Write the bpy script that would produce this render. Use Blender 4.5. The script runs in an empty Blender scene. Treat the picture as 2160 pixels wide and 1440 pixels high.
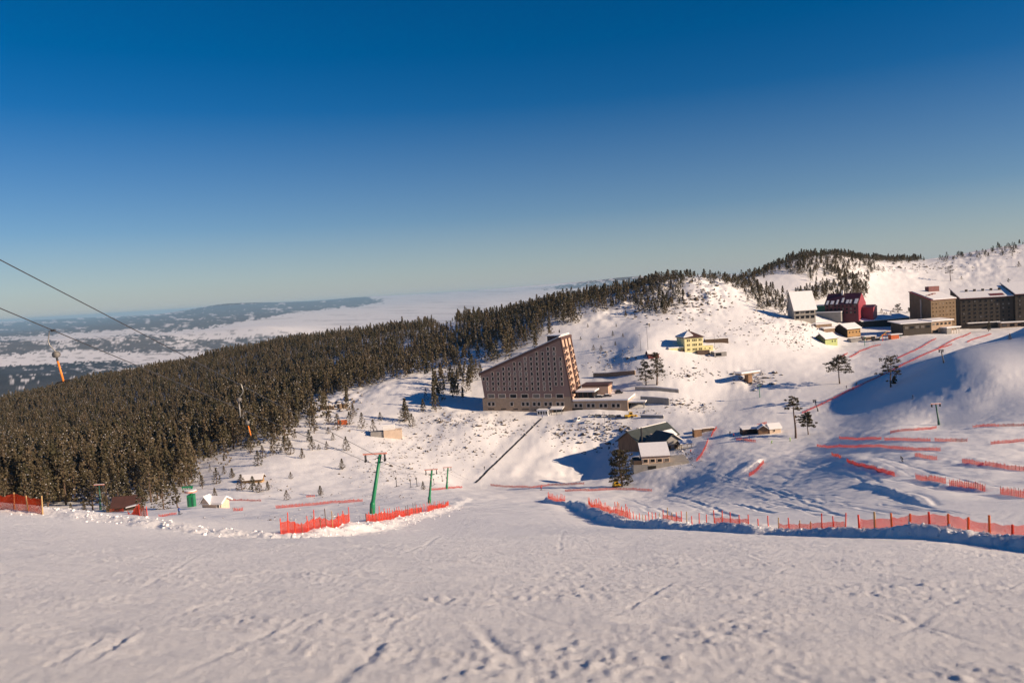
import bpy, bmesh, math, random
import numpy as np
from mathutils import Vector, Matrix

random.seed(7)
RNG = np.random.default_rng(7)
SC = bpy.context.scene
COL = SC.collection

# ------------------------------------------------------------------ camera
F_PX, CX, CY = 1700.0, 1080.0, 720.0          # focal length and centre of the 2160 x 1440 photograph
ROLL = math.atan(0.06)                        # the horizon climbs to the right
PITCH = math.atan((720 - 612) * math.cos(ROLL) / F_PX)
FW = Vector((0, math.cos(PITCH), -math.sin(PITCH)))
R0 = Vector((1, 0, 0)); U0 = Vector((0, math.sin(PITCH), math.cos(PITCH)))
RI = R0 * math.cos(ROLL) - U0 * math.sin(ROLL)
UI = R0 * math.sin(ROLL) + U0 * math.cos(ROLL)
cam_d = bpy.data.cameras.new('camera'); cam = bpy.data.objects.new('camera', cam_d); COL.objects.link(cam)
cam.matrix_world = Matrix(((RI.x, UI.x, -FW.x, 0), (RI.y, UI.y, -FW.y, 0), (RI.z, UI.z, -FW.z, 0), (0, 0, 0, 1)))
cam_d.sensor_width = 36; cam_d.lens = 36 * F_PX / 2160
cam_d.clip_start = 0.3; cam_d.clip_end = 200000
cam_d.dof.use_dof = True; cam_d.dof.focus_distance = 260; cam_d.dof.aperture_fstop = 1.0
SC.camera = cam

# ------------------------------------------------------------------ sky, sun, exposure
SUN_EL, SUN_AZ = math.radians(20.5), math.radians(-20)     # azimuth measured from +X towards +Y
SUN_DIR = Vector((math.cos(SUN_EL) * math.cos(SUN_AZ), math.cos(SUN_EL) * math.sin(SUN_AZ), math.sin(SUN_EL)))
world = bpy.data.worlds.new('World'); SC.world = world; world.use_nodes = True
wn, wl = world.node_tree.nodes, world.node_tree.links
wn.clear()
sky = wn.new('ShaderNodeTexSky'); sky.sky_type = 'NISHITA'; sky.sun_disc = False
sky.sun_elevation = SUN_EL; sky.sun_rotation = math.pi / 2 - SUN_AZ
sky.altitude = 1900; sky.air_density = 1.0; sky.dust_density = 0.6; sky.ozone_density = 1.0
hsv = wn.new('ShaderNodeHueSaturation'); hsv.inputs['Saturation'].default_value = 1.38
tint = wn.new('ShaderNodeMix'); tint.data_type = 'RGBA'; tint.blend_type = 'MULTIPLY'; tint.inputs[0].default_value = 1.0; tint.inputs[7].default_value = (0.80, 0.92, 1.12, 1)
bg = wn.new('ShaderNodeBackground'); bg.inputs['Strength'].default_value = 0.05
wo = wn.new('ShaderNodeOutputWorld')
# pale winter haze low on the horizon, the same all the way round
wtc = wn.new('ShaderNodeTexCoord'); wsx = wn.new('ShaderNodeSeparateXYZ'); wl.new(wtc.outputs['Generated'], wsx.inputs[0])
wrp = wn.new('ShaderNodeValToRGB'); wl.new(wsx.outputs[2], wrp.inputs[0])
for e_, (p_, v_) in zip([wrp.color_ramp.elements[0], wrp.color_ramp.elements.new(0.03), wrp.color_ramp.elements.new(0.09), wrp.color_ramp.elements[-1]], ((0.0, .8), (.03, .5), (.09, .18), (.22, 0))): e_.position = p_; e_.color = (v_, v_, v_, 1)
wmx = wn.new('ShaderNodeMix'); wmx.data_type = 'RGBA'; wmx.inputs[7].default_value = (6.2, 6.4, 6.7, 1)
wl.new(sky.outputs[0], tint.inputs[6]); wl.new(tint.outputs[2], hsv.inputs['Color']); wl.new(wrp.outputs[0], wmx.inputs[0]); wl.new(hsv.outputs[0], wmx.inputs[6]); wl.new(wmx.outputs[2], bg.inputs[0]); wl.new(bg.outputs[0], wo.inputs[0])
sun_d = bpy.data.lights.new('sun', 'SUN'); sun_d.energy = 5.0; sun_d.angle = math.radians(0.53); sun_d.color = (1.0, 0.765, 0.54)
sun = bpy.data.objects.new('sun', sun_d); COL.objects.link(sun)
sun.rotation_euler = SUN_DIR.to_track_quat('Z', 'Y').to_euler()
vs = SC.view_settings
vs.view_transform = 'Standard'; vs.look = 'None'; vs.gamma = 1.0; vs.use_curve_mapping = False; vs.exposure = 0.47
SC.render.engine = 'CYCLES'
SC.cycles.max_bounces = 5; SC.cycles.diffuse_bounces = 3; SC.cycles.volume_bounces = 0; SC.cycles.transparent_max_bounces = 12
SC.cycles.use_denoising = True

# ------------------------------------------------------------------ node helpers
def nmat(name):
    m = bpy.data.materials.new(name); m.use_nodes = True
    n = m.node_tree.nodes; n.clear()
    o = n.new('ShaderNodeOutputMaterial')
    return m, n, m.node_tree.links, o
def nd(n, typ, **kw):
    x = n.new(typ)
    for k, v in kw.items():
        if k.startswith('i_'):
            key = k[2:]; key = int(key) if key.isdigit() else key
            x.inputs[key].default_value = v
        else: setattr(x, k, v)
    return x
def ramp(n, stops, interp='LINEAR'):
    r = n.new('ShaderNodeValToRGB'); cr = r.color_ramp; cr.interpolation = interp
    while len(cr.elements) < len(stops): cr.elements.new(0.5)
    for e, (p, c) in zip(cr.elements, stops):
        e.position = p; e.color = (*c, 1) if len(c) == 3 else c
    return r
def simple(name, col, rough=0.7, var=0.15, scale=1.2, metal=0.0, bump=0.0, bscale=8.0, streak=False):
    """painted / plastered surface: base colour with weathering noise"""
    m, n, l, o = nmat(name)
    p = nd(n, 'ShaderNodeBsdfPrincipled'); p.inputs['Roughness'].default_value = rough; p.inputs['Metallic'].default_value = metal
    tc = nd(n, 'ShaderNodeTexCoord'); src = tc.outputs['Object']
    if streak:
        mp = nd(n, 'ShaderNodeMapping'); mp.inputs['Scale'].default_value = (1, 1, 0.15); l.new(src, mp.inputs[0]); src = mp.outputs[0]
    t = nd(n, 'ShaderNodeTexNoise', i_Scale=scale, i_Detail=5.0, i_Roughness=0.65)
    l.new(src, t.inputs['Vector'])
    d = [max(0, c * (1 - var)) for c in col]; b = [min(1, c * (1 + var)) for c in col]
    r = ramp(n, [(0.3, d), (0.7, b)]); l.new(t.outputs['Fac'], r.inputs[0]); l.new(r.outputs[0], p.inputs['Base Color'])
    if bump:
        t2 = nd(n, 'ShaderNodeTexNoise', i_Scale=bscale, i_Detail=3.0); l.new(tc.outputs['Object'], t2.inputs['Vector'])
        bp = nd(n, 'ShaderNodeBump', i_Strength=bump, i_Distance=0.1); l.new(t2.outputs['Fac'], bp.inputs['Height']); l.new(bp.outputs[0], p.inputs['Normal'])
    l.new(p.outputs[0], o.inputs[0])
    return m

# ------------------------------------------------------------------ projection helpers
def ray(px, py):
    d = FW * F_PX + RI * (px - CX) + UI * (CY - py)
    return d / d.y
def at(px, py, D): return ray(px, py) * D
def project(X, Y, Z):
    """numpy: world -> photo pixels"""
    xf = Y * FW.y + Z * FW.z
    xr = X * RI.x + Y * RI.y + Z * RI.z; xu = X * UI.x + Y * UI.y + Z * UI.z
    return CX + F_PX * xr / xf, CY - F_PX * xu / xf

# ------------------------------------------------------------------ noise
_perm = np.random.default_rng(3).permutation(512).astype(np.int64)
_perm = np.concatenate([_perm, _perm]); _ang = np.random.default_rng(4).random(512) * 2 * np.pi
_gx, _gy = np.cos(_ang), np.sin(_ang)
def perlin(x, y):
    xi = np.floor(x).astype(np.int64); yi = np.floor(y).astype(np.int64); fx = x - xi; fy = y - yi
    xi &= 511; yi &= 511; x1 = (xi + 1) & 511; y1 = (yi + 1) & 511
    u = fx * fx * fx * (fx * (fx * 6 - 15) + 10); v = fy * fy * fy * (fy * (fy * 6 - 15) + 10)
    def g(a, b, dx, dy):
        h = _perm[_perm[a] + b]; return _gx[h] * dx + _gy[h] * dy
    n00 = g(xi, yi, fx, fy); n10 = g(x1, yi, fx - 1, fy); n01 = g(xi, y1, fx, fy - 1); n11 = g(x1, y1, fx - 1, fy - 1)
    a = n00 + u * (n10 - n00); b = n01 + u * (n11 - n01)
    return (a + v * (b - a)) * 1.5
def fbm(x, y, o=4, g=0.5):
    s = np.zeros_like(x); a = 1.0
    for i in range(o):
        s += a * perlin(x * 2 ** i + 17.3 * i, y * 2 ** i - 9.1 * i); a *= g
    return s
def sstep(a, b, x):
    t = np.clip((x - a) / (b - a), 0, 1); return t * t * (3 - 2 * t)

# ------------------------------------------------------------------ terrain: control points (pixel, depth) read off the photograph
OFF = 6.0
CTRL = """
0 855 1300; 150 820 1300; 300 790 1250; 420 768 1200; 600 728 1150; 800 702 1000; 1000 674 900; 1200 642 800; 1300 622 760; 1345 604 720; 1400 594 700; 1450 590 690; 1500 596 690; 1550 604 700
-300 900 1250; -300 990 600; -300 1040 330
0 950 600; 0 1030 330; 150 1063 262; 200 950 560; 250 1055 260; 200 1045 275; 330 1065 235; 400 900 560; 420 1000 320; 520 940 370; 600 800 760; 500 850 620; 800 760 700; 1000 720 680; 1150 690 598
430 1076 190; 300 1085 185; 600 1050 250; 500 1000 300; 600 900 420; 700 1000 310; 820 912 410; 900 1000 330; 960 1022 330; 700 850 490; 850 800 530; 1010 775 545; 1150 712 572; 783 1085 115; 905 1062 195; 942 1032 290; 650 1080 160; 560 1090 130; 450 1098 125; 350 1098 125
1010 866 455; 960 872 445; 1000 886 425; 1000 1000 350; 900 930 400; 1075 950 392; 1140 880 435; 1180 897 420; 1180 1000 350; 1330 897 405; 1260 1000 334; 1340 925 385; 1370 998 308; 1450 990 302; 1300 1022 306; 1450 930 365; 1205 874 432; 1325 878 420; 1100 872 442
1080 1130 45; 1080 1100 72; 1080 1062 150; 1100 1036 290; 1010 1024 330; 1180 1030 300; 1000 1070 130; 1200 1070 130; 900 1120 60
1240 835 452; 1230 820 470; 1300 790 480; 1385 814 452; 1440 845 432; 1250 745 518; 1300 685 580; 1350 722 505; 1450 762 482; 1400 645 620; 1480 740 500; 1450 685 560; 1500 645 620; 1600 640 655; 1500 700 545; 1560 800 465; 1600 720 528; 1540 740 500; 1500 852 430; 1440 900 390; 1550 900 372; 1600 850 415
1680 917 340; 1700 950 292; 1700 1000 218; 1700 1050 148; 1700 1090 84; 1600 960 296; 1600 1000 246; 1500 1060 196; 1400 1095 92; 1300 1052 258; 1250 1032 290; 1400 1040 270; 1500 1000 272; 1500 1110 62
1900 1085 70; 1900 1020 142; 1900 970 196; 1900 930 240; 1900 905 282; 2100 1095 58; 2100 1030 120; 2100 980 165; 2100 930 215; 2100 897 255; 2250 1030 110; 2250 940 200; 2250 900 240
2100 850 309; 2100 795 330; 2140 740 360; 2160 697 392; 2000 748 392; 1980 897 300; 2040 800 338; 1930 820 358; 1900 808 384; 1840 872 346; 1760 900 345; 2250 730 352; 2250 800 318; 2250 640 400; 2060 728 395
2100 724 500; 2010 716 540; 1850 790 440; 1750 812 432; 1880 806 405; 1700 862 392; 1900 720 562; 2030 706 585; 1760 732 572; 1700 682 604; 1640 660 636; 1950 695 620; 2150 690 610; 1800 760 500; 1960 745 480; 1680 760 492; 1650 800 455
2000 600 900; 1850 600 860; 2160 562 960; 2160 516 1120; 2000 547 1060; 1940 552 1060; 1870 550 1040; 1750 537 960; 1650 556 900; 1600 578 850; 1700 600 760; 1600 610 740; 2250 510 1120; 2160 640 760; 1900 650 740; 2060 532 1090
0 792 3000; 120 790 3000; 240 790 2950; -300 790 3000
0 768 4600; 200 762 4700; 400 752 5000; 550 735 5600; 0 742 6200; 200 740 6200; 0 722 7400; 150 718 7400; 280 712 7700; 430 720 8000; 560 714 8200; 700 705 9500
80 703 15000; 280 694 14000; 400 700 11500; 560 668 17000; 800 660 16000; 1000 640 18000; 780 642 30000; 1100 612 32000; 1300 605 24000; 900 628 34000
0 700 26000; 0 684 40000; 150 678 40000; 250 669 44000; 350 664 42000; 470 641 40000; 560 640 42000; 700 632 46000; 740 628 48000; 800 634 56000; 1000 617 60000; 1150 603 36000; 1250 593 34000; 1300 586 33000; 1400 582 33000; 1600 580 40000; 1900 565 60000; 2200 548 60000; -300 700 40000
"""
# ground hidden behind crests, as (photo column, depth, height)
HID = [(0, 1900, -230), (300, 1900, -220), (600, 1800, -200), (800, 1700, -190), (1000, 1500, -160), (1200, 1300, -130), (1350, 1100, -90), (1450, 1000, -60),
       (1550, 1050, -40), (-300, 2000, -240), (0, 2350, -250), (300, 2350, -250), (600, 2500, -260), (1000, 2500, -270), (1400, 2400, -240), (1700, 1400, -40),
       (1900, 1500, -60), (2150, 1600, -60), (1700, 3000, -270), (2200, 3000, -270), (2400, 1500, -20), (600, 4000, -270), (1000, 4500, -275), (1500, 6000, -280), (2200, 6000, -280),
       (1000, 9000, -280), (1500, 14000, -290), (2200, 14000, -290), (2200, 30000, -290), (1600, 30000, -290),
       (240, 3900, -250), (0, 3900, -250), (0, 9300, -265), (200, 9500, -265), (430, 9500, -265), (560, 9700, -265),
       (2160, 470, -48), (2060, 470, -52), (2250, 470, -46)]
pts, val = [], []
for line in CTRL.strip().splitlines():
    for t in line.split(';'):
        t = t.split()
        if len(t) != 3: continue
        p = at(*map(float, t)); pts.append((p.x / (p.y + OFF), math.log(p.y + OFF))); val.append(p.z / (p.y + OFF))
for px, D, z in HID:
    p = at(px, 620, D); pts.append((p.x / (D + OFF), math.log(D + OFF))); val.append(z / (D + OFF))
def fplane(X, Y): return -1.72 - 0.262 * Y - 0.06 * X
for Y in (-4.5, -2, 2, 7, 13, 20, 28, 36):
    for u in (-1.0, -0.7, -0.45, -0.2, 0.0, 0.2, 0.45, 0.7, 1.0):
        X = u * (Y + OFF)
        zz = fplane(X, Y) if Y > -3 else fplane(X, Y) + 0.2
        pts.append((u, math.log(Y + OFF))); val.append(zz / (Y + OFF))
for px, py, D in ((50, 1077, 53), (300, 1104, 50), (500, 1132, 45), (620, 1142, 47), (765, 1118, 58), (2160, 1152, 33), (1850, 1128, 41), (1640, 1126, 44), (1400, 1116, 50), (-300, 1060, 55)):
    p = at(px, py, D); pts.append((p.x / (p.y + OFF), math.log(p.y + OFF))); val.append(p.z / (p.y + OFF))
P = np.array(pts); V = np.array(val); S = np.array([3.0, 1.6]); P = P * S
def tk(d2): return 0.5 * d2 * np.log(d2 + 1e-12)
n_ = len(P)
K = tk(((P[:, None] - P[None]) ** 2).sum(-1)) + np.eye(n_) * 2e-3
Q = np.c_[np.ones(n_), P]
A_ = np.block([[K, Q], [Q.T, np.zeros((3, 3))]])
W_ = np.linalg.solve(A_, np.r_[V, 0, 0, 0])
GU = np.linspace(-1.15, 1.15, 231); GB = np.linspace(math.log(1.2), math.log(66000), 480)
gg = np.stack(np.meshgrid(GU, GB, indexing='ij'), -1).reshape(-1, 2) * S
E = np.empty(len(gg))
for i in range(0, len(gg), 20000):
    q = gg[i:i + 20000]
    E[i:i + 20000] = tk(((q[:, None] - P[None]) ** 2).sum(-1)) @ W_[:n_] + W_[n_] + q @ W_[n_ + 1:]
E = E.reshape(len(GU), len(GB))
def base_h(X, Y):
    X = np.asarray(X, float); Y = np.asarray(Y, float)
    s = np.maximum(Y + OFF, 1.3); u = np.clip(X / s, -1.149, 1.149); b = np.log(s)
    fu = (u - GU[0]) / (GU[1] - GU[0]); fb = (b - GB[0]) / (GB[1] - GB[0])
    iu = np.clip(fu.astype(int), 1, len(GU) - 3); ib = np.clip(fb.astype(int), 1, len(GB) - 3)
    tu = np.clip(fu - iu, 0, 1); tb = np.clip(fb - ib, 0, 1)
    def cub(p0, p1, p2, p3, t): return p1 + 0.5 * t * (p2 - p0 + t * (2 * p0 - 5 * p1 + 4 * p2 - p3 + t * (3 * (p1 - p2) + p3 - p0)))
    rows = [cub(E[iu + k, ib - 1], E[iu + k, ib], E[iu + k, ib + 1], E[iu + k, ib + 2], tb) for k in (-1, 0, 1, 2)]
    return cub(*rows, tu) * s
def hit(px, py, dmin=5.0, dmax=3000.0):
    """where the sight line through a photo pixel first meets the smooth ground"""
    d = ray(px, py); D = np.exp(np.linspace(math.log(dmin), math.log(dmax), 3000))
    h = base_h(d.x * D, D); below = np.nonzero(d.z * D < h)[0]
    if len(below) == 0: raise ValueError('no ground at %s %s' % (px, py))
    k = below[0]
    if k == 0: return Vector((d.x * D[0], D[0], h[0]))
    a, b = D[k - 1], D[k]; fa = d.z * a - h[k - 1]; fb_ = d.z * b - h[k]
    Dm = a + (b - a) * fa / (fa - fb_)
    return Vector((d.x * Dm, Dm, float(base_h(d.x * Dm, Dm))))

# ------------------------------------------------------------------ terrain: local shapes on top of the smooth ground
def pdist(X, Y, pl):
    """distance, signed side (+ right of the line's direction), and fractional index along a polyline"""
    best = np.full(X.shape, 1e9); side = np.zeros(X.shape); par = np.zeros(X.shape)
    for k in range(len(pl) - 1):
        ax, ay = pl[k][:2]; bx, by = pl[k + 1][:2]; dx, dy = bx - ax, by - ay; L2 = dx * dx + dy * dy + 1e-9
        t = np.clip(((X - ax) * dx + (Y - ay) * dy) / L2, 0, 1)
        ex, ey = X - ax - t * dx, Y - ay - t * dy; d = np.hypot(ex, ey); m = d < best
        best = np.where(m, d, best); side = np.where(m, np.sign(ex * dy - ey * dx), side); par = np.where(m, k + t, par)
    return best, best * side, par
def pxD(lst):
    out = []
    for px, py, D in lst:
        r = ray(px, py); out.append((r.x * D, D))
    return out
def pxH(lst): return [tuple(hit(px, py)[:2]) for px, py in lst]
BANK_R = pxD([(2420, 1170, 25), (2160, 1150, 30.5), (2050, 1142, 33), (1940, 1134, 36), (1850, 1128, 38.5), (1760, 1122, 41.5), (1640, 1124, 45.5), (1545, 1132, 49), (1500, 1136, 51), (1440, 1128, 54), (1380, 1116, 59), (1310, 1106, 68), (1270, 1082, 90), (1230, 1065, 125), (1185, 1047, 190), (1150, 1040, 235)])
BANK_L = pxD([(-300, 1065, 56), (0, 1080, 53), (150, 1085, 51), (300, 1106, 48), (420, 1122, 45), (560, 1138, 43), (615, 1142, 45), (700, 1125, 52), (765, 1118, 58), (790, 1118, 62), (870, 1090, 85), (955, 1063, 135), (985, 1036, 240)])
SHELVES = [(pxH([(1790, 1022), (1850, 1030), (1900, 1045), (1950, 1066)]), 0.55, 5),
           (pxH([(1752, 962), (1800, 980), (1850, 993), (1900, 1003)]), 0.5, 4),
           (pxH([(1925, 1016), (1980, 1026), (2040, 1034), (2090, 1040)]), 0.5, 4),
           (pxH([(2010, 978), (2080, 984), (2170, 988)]), 0.5, 4),
           (pxH([(1560, 1003), (1590, 985), (1612, 965)]), 0.9, 3.5)]
PROM = pxH([(1322, 898), (1322, 940), (1318, 1004)])
RAMP = pxH([(1035, 1012), (1062, 985), (1095, 950), (1130, 915), (1165, 884)])
BLOBS = [  # rough, rocky ground: photo column, row, radius in photo pixels, height in metres
    (1400, 610, 60, 4.0), (1500, 610, 55, 4.0), (1480, 650, 60, 2.0), (1560, 600, 45, 2.5), (1330, 640, 50, 3.0), (1270, 665, 45, 2.5), (660, 850, 60, 2.5), (720, 835, 50, 2.5), (800, 800, 70, 1.8), (980, 750, 60, 2.0),
    (960, 880, 60, 1.5), (1040, 890, 40, 1.2), (1150, 905, 40, 0.8), (1280, 910, 60, 1.3), (1570, 800, 45, 2.4), (1640, 680, 60, 1.3), (1680, 700, 45, 1.5), (2050, 560, 70, 2.2), (1900, 570, 60, 1.8), (2130, 530, 40, 2.0),
    (900, 930, 90, 0.7), (800, 980, 90, 0.5), (1480, 860, 35, 1.1), (1420, 850, 40, 0.8), (1310, 760, 60, 0.9), (1450, 790, 60, 0.8), (1520, 700, 60, 0.8), (590, 1085, 120, 0.12)]
BLOBW = []
for px, py, r, a in BLOBS:
    p = hit(px, py, 100); BLOBW.append((px, py, r, a))
_tr = random.Random(11)
TRACKS = []                                    # ski tracks cut into the slope on the right
for i in range(60):
    px = _tr.uniform(1320, 2000); py = _tr.uniform(955, 1095); a = _tr.choice([1, 1, -1]) ; L = _tr.uniform(60, 330)
    q = []
    ph = _tr.uniform(0, 6)
    for k in range(9):
        t = k / 8; x = px + a * L * (t - .5) + 12 * math.sin(ph + 5 * t); y = py + _tr.uniform(-.04, .22) * 0 + (t - .5) * L * (0.14 if a > 0 else -0.30) + 7 * math.sin(ph + 4 * t)
        if x < 1290 or y > 1100 or y < 930 or (x > 1500 and y > 1088): continue
        try: p = hit(x, y)
        except ValueError: continue
        if 55 < p.y < 280: q.append((p.x, p.y))
    if len(q) > 3: TRACKS.append((q, _tr.uniform(0.25, 0.5), _tr.uniform(0.05, 0.13)))
for i in range(26):                            # long tracks slanting down the hillside at the right and the upper piste
    up = i % 3 == 0
    x1, y1 = (_tr.uniform(1790, 2060), _tr.uniform(715, 800)) if up else (_tr.uniform(1960, 2200), _tr.uniform(760, 880))
    L = _tr.uniform(90, 240); q = []
    for k in range(8):
        t = k / 7; x = x1 - L * t; y = y1 + L * t * (0.48 if up else 0.38) + 4 * math.sin(3 * t + i)
        if y > 905: break
        try: p = hit(x, y, 150)
        except ValueError: continue
        q.append((p.x, p.y))
    if len(q) > 3: TRACKS.append((q, _tr.uniform(0.35, 0.8), _tr.uniform(0.06, 0.16)))
FORE = []                                      # ski tracks on the piste in front of the camera
for line in ["1490 1222 1600 1240 1750 1275 1900 1307 1990 1330", "1360 1252 1480 1275 1560 1295 1640 1318", "1840 1245 1960 1266 2160 1292", "1880 1290 2010 1340 2120 1372",
             "760 1370 830 1310 900 1285 970 1262", "1000 1315 1045 1360 1090 1400", "1180 1220 1290 1240 1420 1262 1560 1290", "0 1235 120 1222 230 1212 330 1205", "190 1395 290 1330 420 1280 520 1250",
             "330 1440 450 1390 560 1340 640 1300", "700 1440 760 1400 810 1352", "1380 1310 1500 1330 1640 1352", "1700 1180 1790 1186 1900 1196", "240 1166 320 1168 400 1172", "1500 1190 1650 1210 1800 1236 1960 1262",
             "560 1190 640 1184 740 1178", "820 1175 900 1150 985 1085 990 1060", "1180 1160 1190 1110 1160 1075", "1850 1210 2000 1240 2160 1262", "1640 1400 1780 1430 1900 1460", "900 1440 1000 1405 1130 1390"]:
    v = list(map(float, line.split())); q = pxH(list(zip(v[::2], v[1::2]))); FORE.append((q, _tr.uniform(0.05, 0.09), _tr.uniform(0.010, 0.018)))
for i in range(70):                            # short scuffs left by skis and the groomer
    x = _tr.uniform(-100, 2260); y = _tr.uniform(1150, 1440); L = _tr.uniform(40, 260); a = _tr.choice([0.18, 0.24, 0.3, 0.34, -0.5, 0.05]) + _tr.uniform(-.06, .06)
    try: q = pxH([(x + L * t, y + a * L * t + 3 * math.sin(5 * t)) for t in (0, .25, .5, .75, 1)])
    except ValueError: continue
    FORE.append((q, _tr.uniform(0.03, 0.08), _tr.uniform(0.006, 0.018)))
# the wide smooth slide mark that catches the sun
FORE.append((pxH([(1375, 1312), (1450, 1322), (1560, 1338), (1660, 1352)]), 0.34, 0.05))

def box_mask(X, Y, pl, m):
    xs = [p[0] for p in pl]; ys = [p[1] for p in pl]
    return (X > min(xs) - m) & (X < max(xs) + m) & (Y > min(ys) - m) & (Y < max(ys) + m)
def feat_h(X, Y, fine=True):
    X = np.asarray(X, float); Y = np.asarray(Y, float); sh = X.shape; X = X.ravel(); Y = Y.ravel()
    H = np.zeros_like(X)
    # snow banks beside the piste
    m = np.nonzero(box_mask(X, Y, BANK_R, 14))[0]
    if len(m):
        x, y = X[m], Y[m]; d, s, t = pdist(x, y, BANK_R)                            # + away from the piste
        s = s + 0.35 * fbm(x * 0.35, y * 0.35, 2) + 0.12 * perlin(x * 1.9, y * 1.9)
        hb = 0.42 + 0.34 * perlin(x * 0.16 + 5, y * 0.16) + sstep(10, 14, t) * 0.5
        e = sstep(-1.0, 0.05, s); H[m] += hb * e * (1 - sstep(1.2, 8.0, s)) - 0.18 * (1 - sstep(-1.0, -0.4, s)) * (1 - sstep(1.0, 5.0, -s)) * 0.8
        rough = np.exp(-(s / 0.9) ** 2); H[m] += rough * (0.10 * fbm(x * 1.6, y * 1.6, 3) + 0.04 * perlin(x * 5, y * 5))
    m = np.nonzero(box_mask(X, Y, BANK_L, 14))[0]
    if len(m):
        x, y = X[m], Y[m]; d, s, t = pdist(x, y, BANK_L); s = s * 1.0
        s = -s + 0.5 * fbm(x * 0.3, y * 0.3, 2)                                       # + away from the piste
        hb = 0.36 + 0.2 * perlin(x * 0.25, y * 0.25 + 3) + 0.25 * np.exp(-((t - 7.2) / 0.9) ** 2) * (1 + perlin(x * .5, y * .5))
        H[m] += hb * sstep(-1.6, 0.3, s) * (1 - sstep(0.6, 6.0, s))
        rough = np.exp(-((s + 0.2) / 1.6) ** 2); H[m] += rough * (0.10 * fbm(x * 1.1, y * 1.1, 3) + 0.05 * perlin(x * 4.2, y * 4.2))
    for pl, hh, wd in SHELVES:
        m = np.nonzero(box_mask(X, Y, pl, 12))[0]
        if not len(m): continue
        x, y = X[m], Y[m]; d, s, t = pdist(x, y, pl)
        s = s * (1.0) + 0.5 * fbm(x * 0.25, y * 0.25, 2)
        nseg = len(pl) - 1; fade = sstep(0, 0.6, t) * (1 - sstep(nseg - 0.6, nseg, t)) * (1 - sstep(wd * 1.6, wd * 2.4, d))
        H[m] += hh * fade * sstep(-1.4, 0.5, -s) * (1 - sstep(wd * .5, wd * 2.0, -s)) + fade * np.exp(-(s / 1.2) ** 2) * 0.14 * fbm(x * .9, y * .9, 2)
    # ski tracks
    for lst, far in ((TRACKS, True), (FORE, False)):
        for q, w, dep in lst:
            m = np.nonzero(box_mask(X, Y, q, 4 * w))[0]
            if not len(m): continue
            x, y = X[m], Y[m]; d, s, t = pdist(x, y, q); k = 1 + 0.5 * perlin(x * 0.6, y * 0.6)
            k = k * (1 if far else np.clip(1.1 * fbm(x / 1.6 + 3, y / 1.6, 2) + 0.75, 0.1, 1.3)); H[m] += -dep * k * np.exp(-(s / w) ** 2) * (d < 4 * w) + dep * 0.55 * k * np.exp(-((s - 1.7 * w) / (0.8 * w)) ** 2) * (d < 4 * w)
    m = np.nonzero(box_mask(X, Y, PROM, 55))[0]       # hollow left of the huts, in their shade
    if len(m):
        x, y = X[m], Y[m]; d, s, t = pdist(x, y, PROM); s = s + 2.0 * fbm(x / 9, y / 9, 3)
        H[m] -= 6.0 * sstep(-2.0, 7.0, s) * (1 - sstep(14, 42, s)) * sstep(0, .5, t) * (1 - sstep(1.5, 2.0, t))
    m = np.nonzero(box_mask(X, Y, RAMP, 16))[0]       # groomed ramp beside the conveyor lift
    if len(m):
        x, y = X[m], Y[m]; d, s, t = pdist(x, y, RAMP); H[m] += 0.8 * (1 - sstep(5.0, 12.0, d + .5 * fbm(x / 6, y / 6, 2))) * sstep(0, .5, t) * (1 - sstep(len(RAMP) - 1.6, len(RAMP) - 1.0, t))
    # general relief
    mid = sstep(60, 150, Y) * (1 - sstep(1800, 3500, Y))
    calm = 1 - 0.75 * sstep(130, 165, X) * sstep(270, 300, Y) * (1 - sstep(430, 470, Y))
    H += mid * calm * (0.32 * fbm(X / 34, Y / 34, 3) + 0.20 * fbm(X / 7, Y / 7, 3))
    m = np.nonzero((Y > 150) & (Y < 1500))[0]
    if len(m):
        x, y = X[m], Y[m]; z = base_h(x, y); px, py = project(x, y, z); a = np.zeros_like(x)
        for bx, by, r, am in BLOBW: a = np.maximum(a, am * np.exp(-(((px - bx) / r) ** 2 + ((py - by) / (r * 0.55)) ** 2)))
        H[m] += a * (fbm(x / 15, y / 15, 3) * 0.8 + 0.22 * perlin(x / 4.1, y / 4.1))
        # wind-worked and trampled snow on the ski slope at the right
        w = sstep(1290, 1400, px) * sstep(930, 960, py)
        H[m] += w * 0.10 * fbm(x / 2.6, y / 5.0, 2)
    if fine:
        near = 1 - sstep(55, 110, Y)
        m = np.nonzero(Y < 110)[0]
        if len(m):
            x, y = X[m], Y[m]; nr = near[m]
            cl = np.clip(fbm(x / 3.1 + 4, y / 3.1, 2) + 0.25, 0, 1) * (1 - sstep(26, 42, y)) + 0.25
            cr = np.maximum(0, perlin(x / 0.17, y / 0.17) - 0.15) * 0.034 * cl + np.maximum(0, perlin(x / 0.075 + 9, y / 0.09) - 0.15) * 0.016 * (1 - sstep(22, 34, y)) + np.maximum(0, perlin(x / 0.42 + 3, y / 0.5) - 0.3) * 0.03 * cl
            H[m] += nr * (cr + 0.016 * fbm(x / 1.7, y / 1.7, 3) + 0.030 * fbm((x * .93 - y * .36) / 2.8, (x * .36 + y * .93) / .34, 3) + cl * 0.022 * np.abs(fbm(x / 0.26, y / 0.26, 3)) + 0.010 * perlin(x / 0.12, y / 0.12) * cl + 0.05 * perlin(x / 6, y / 9))
    return H.reshape(sh)
def ground(x, y, fine=False): return float(base_h(x, y) + feat_h(np.array([x]), np.array([y]), fine)[0])
def ghit(px, py, dmin=5.0): 
    p = hit(px, py, dmin); return Vector((p.x, p.y, ground(p.x, p.y)))

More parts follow.
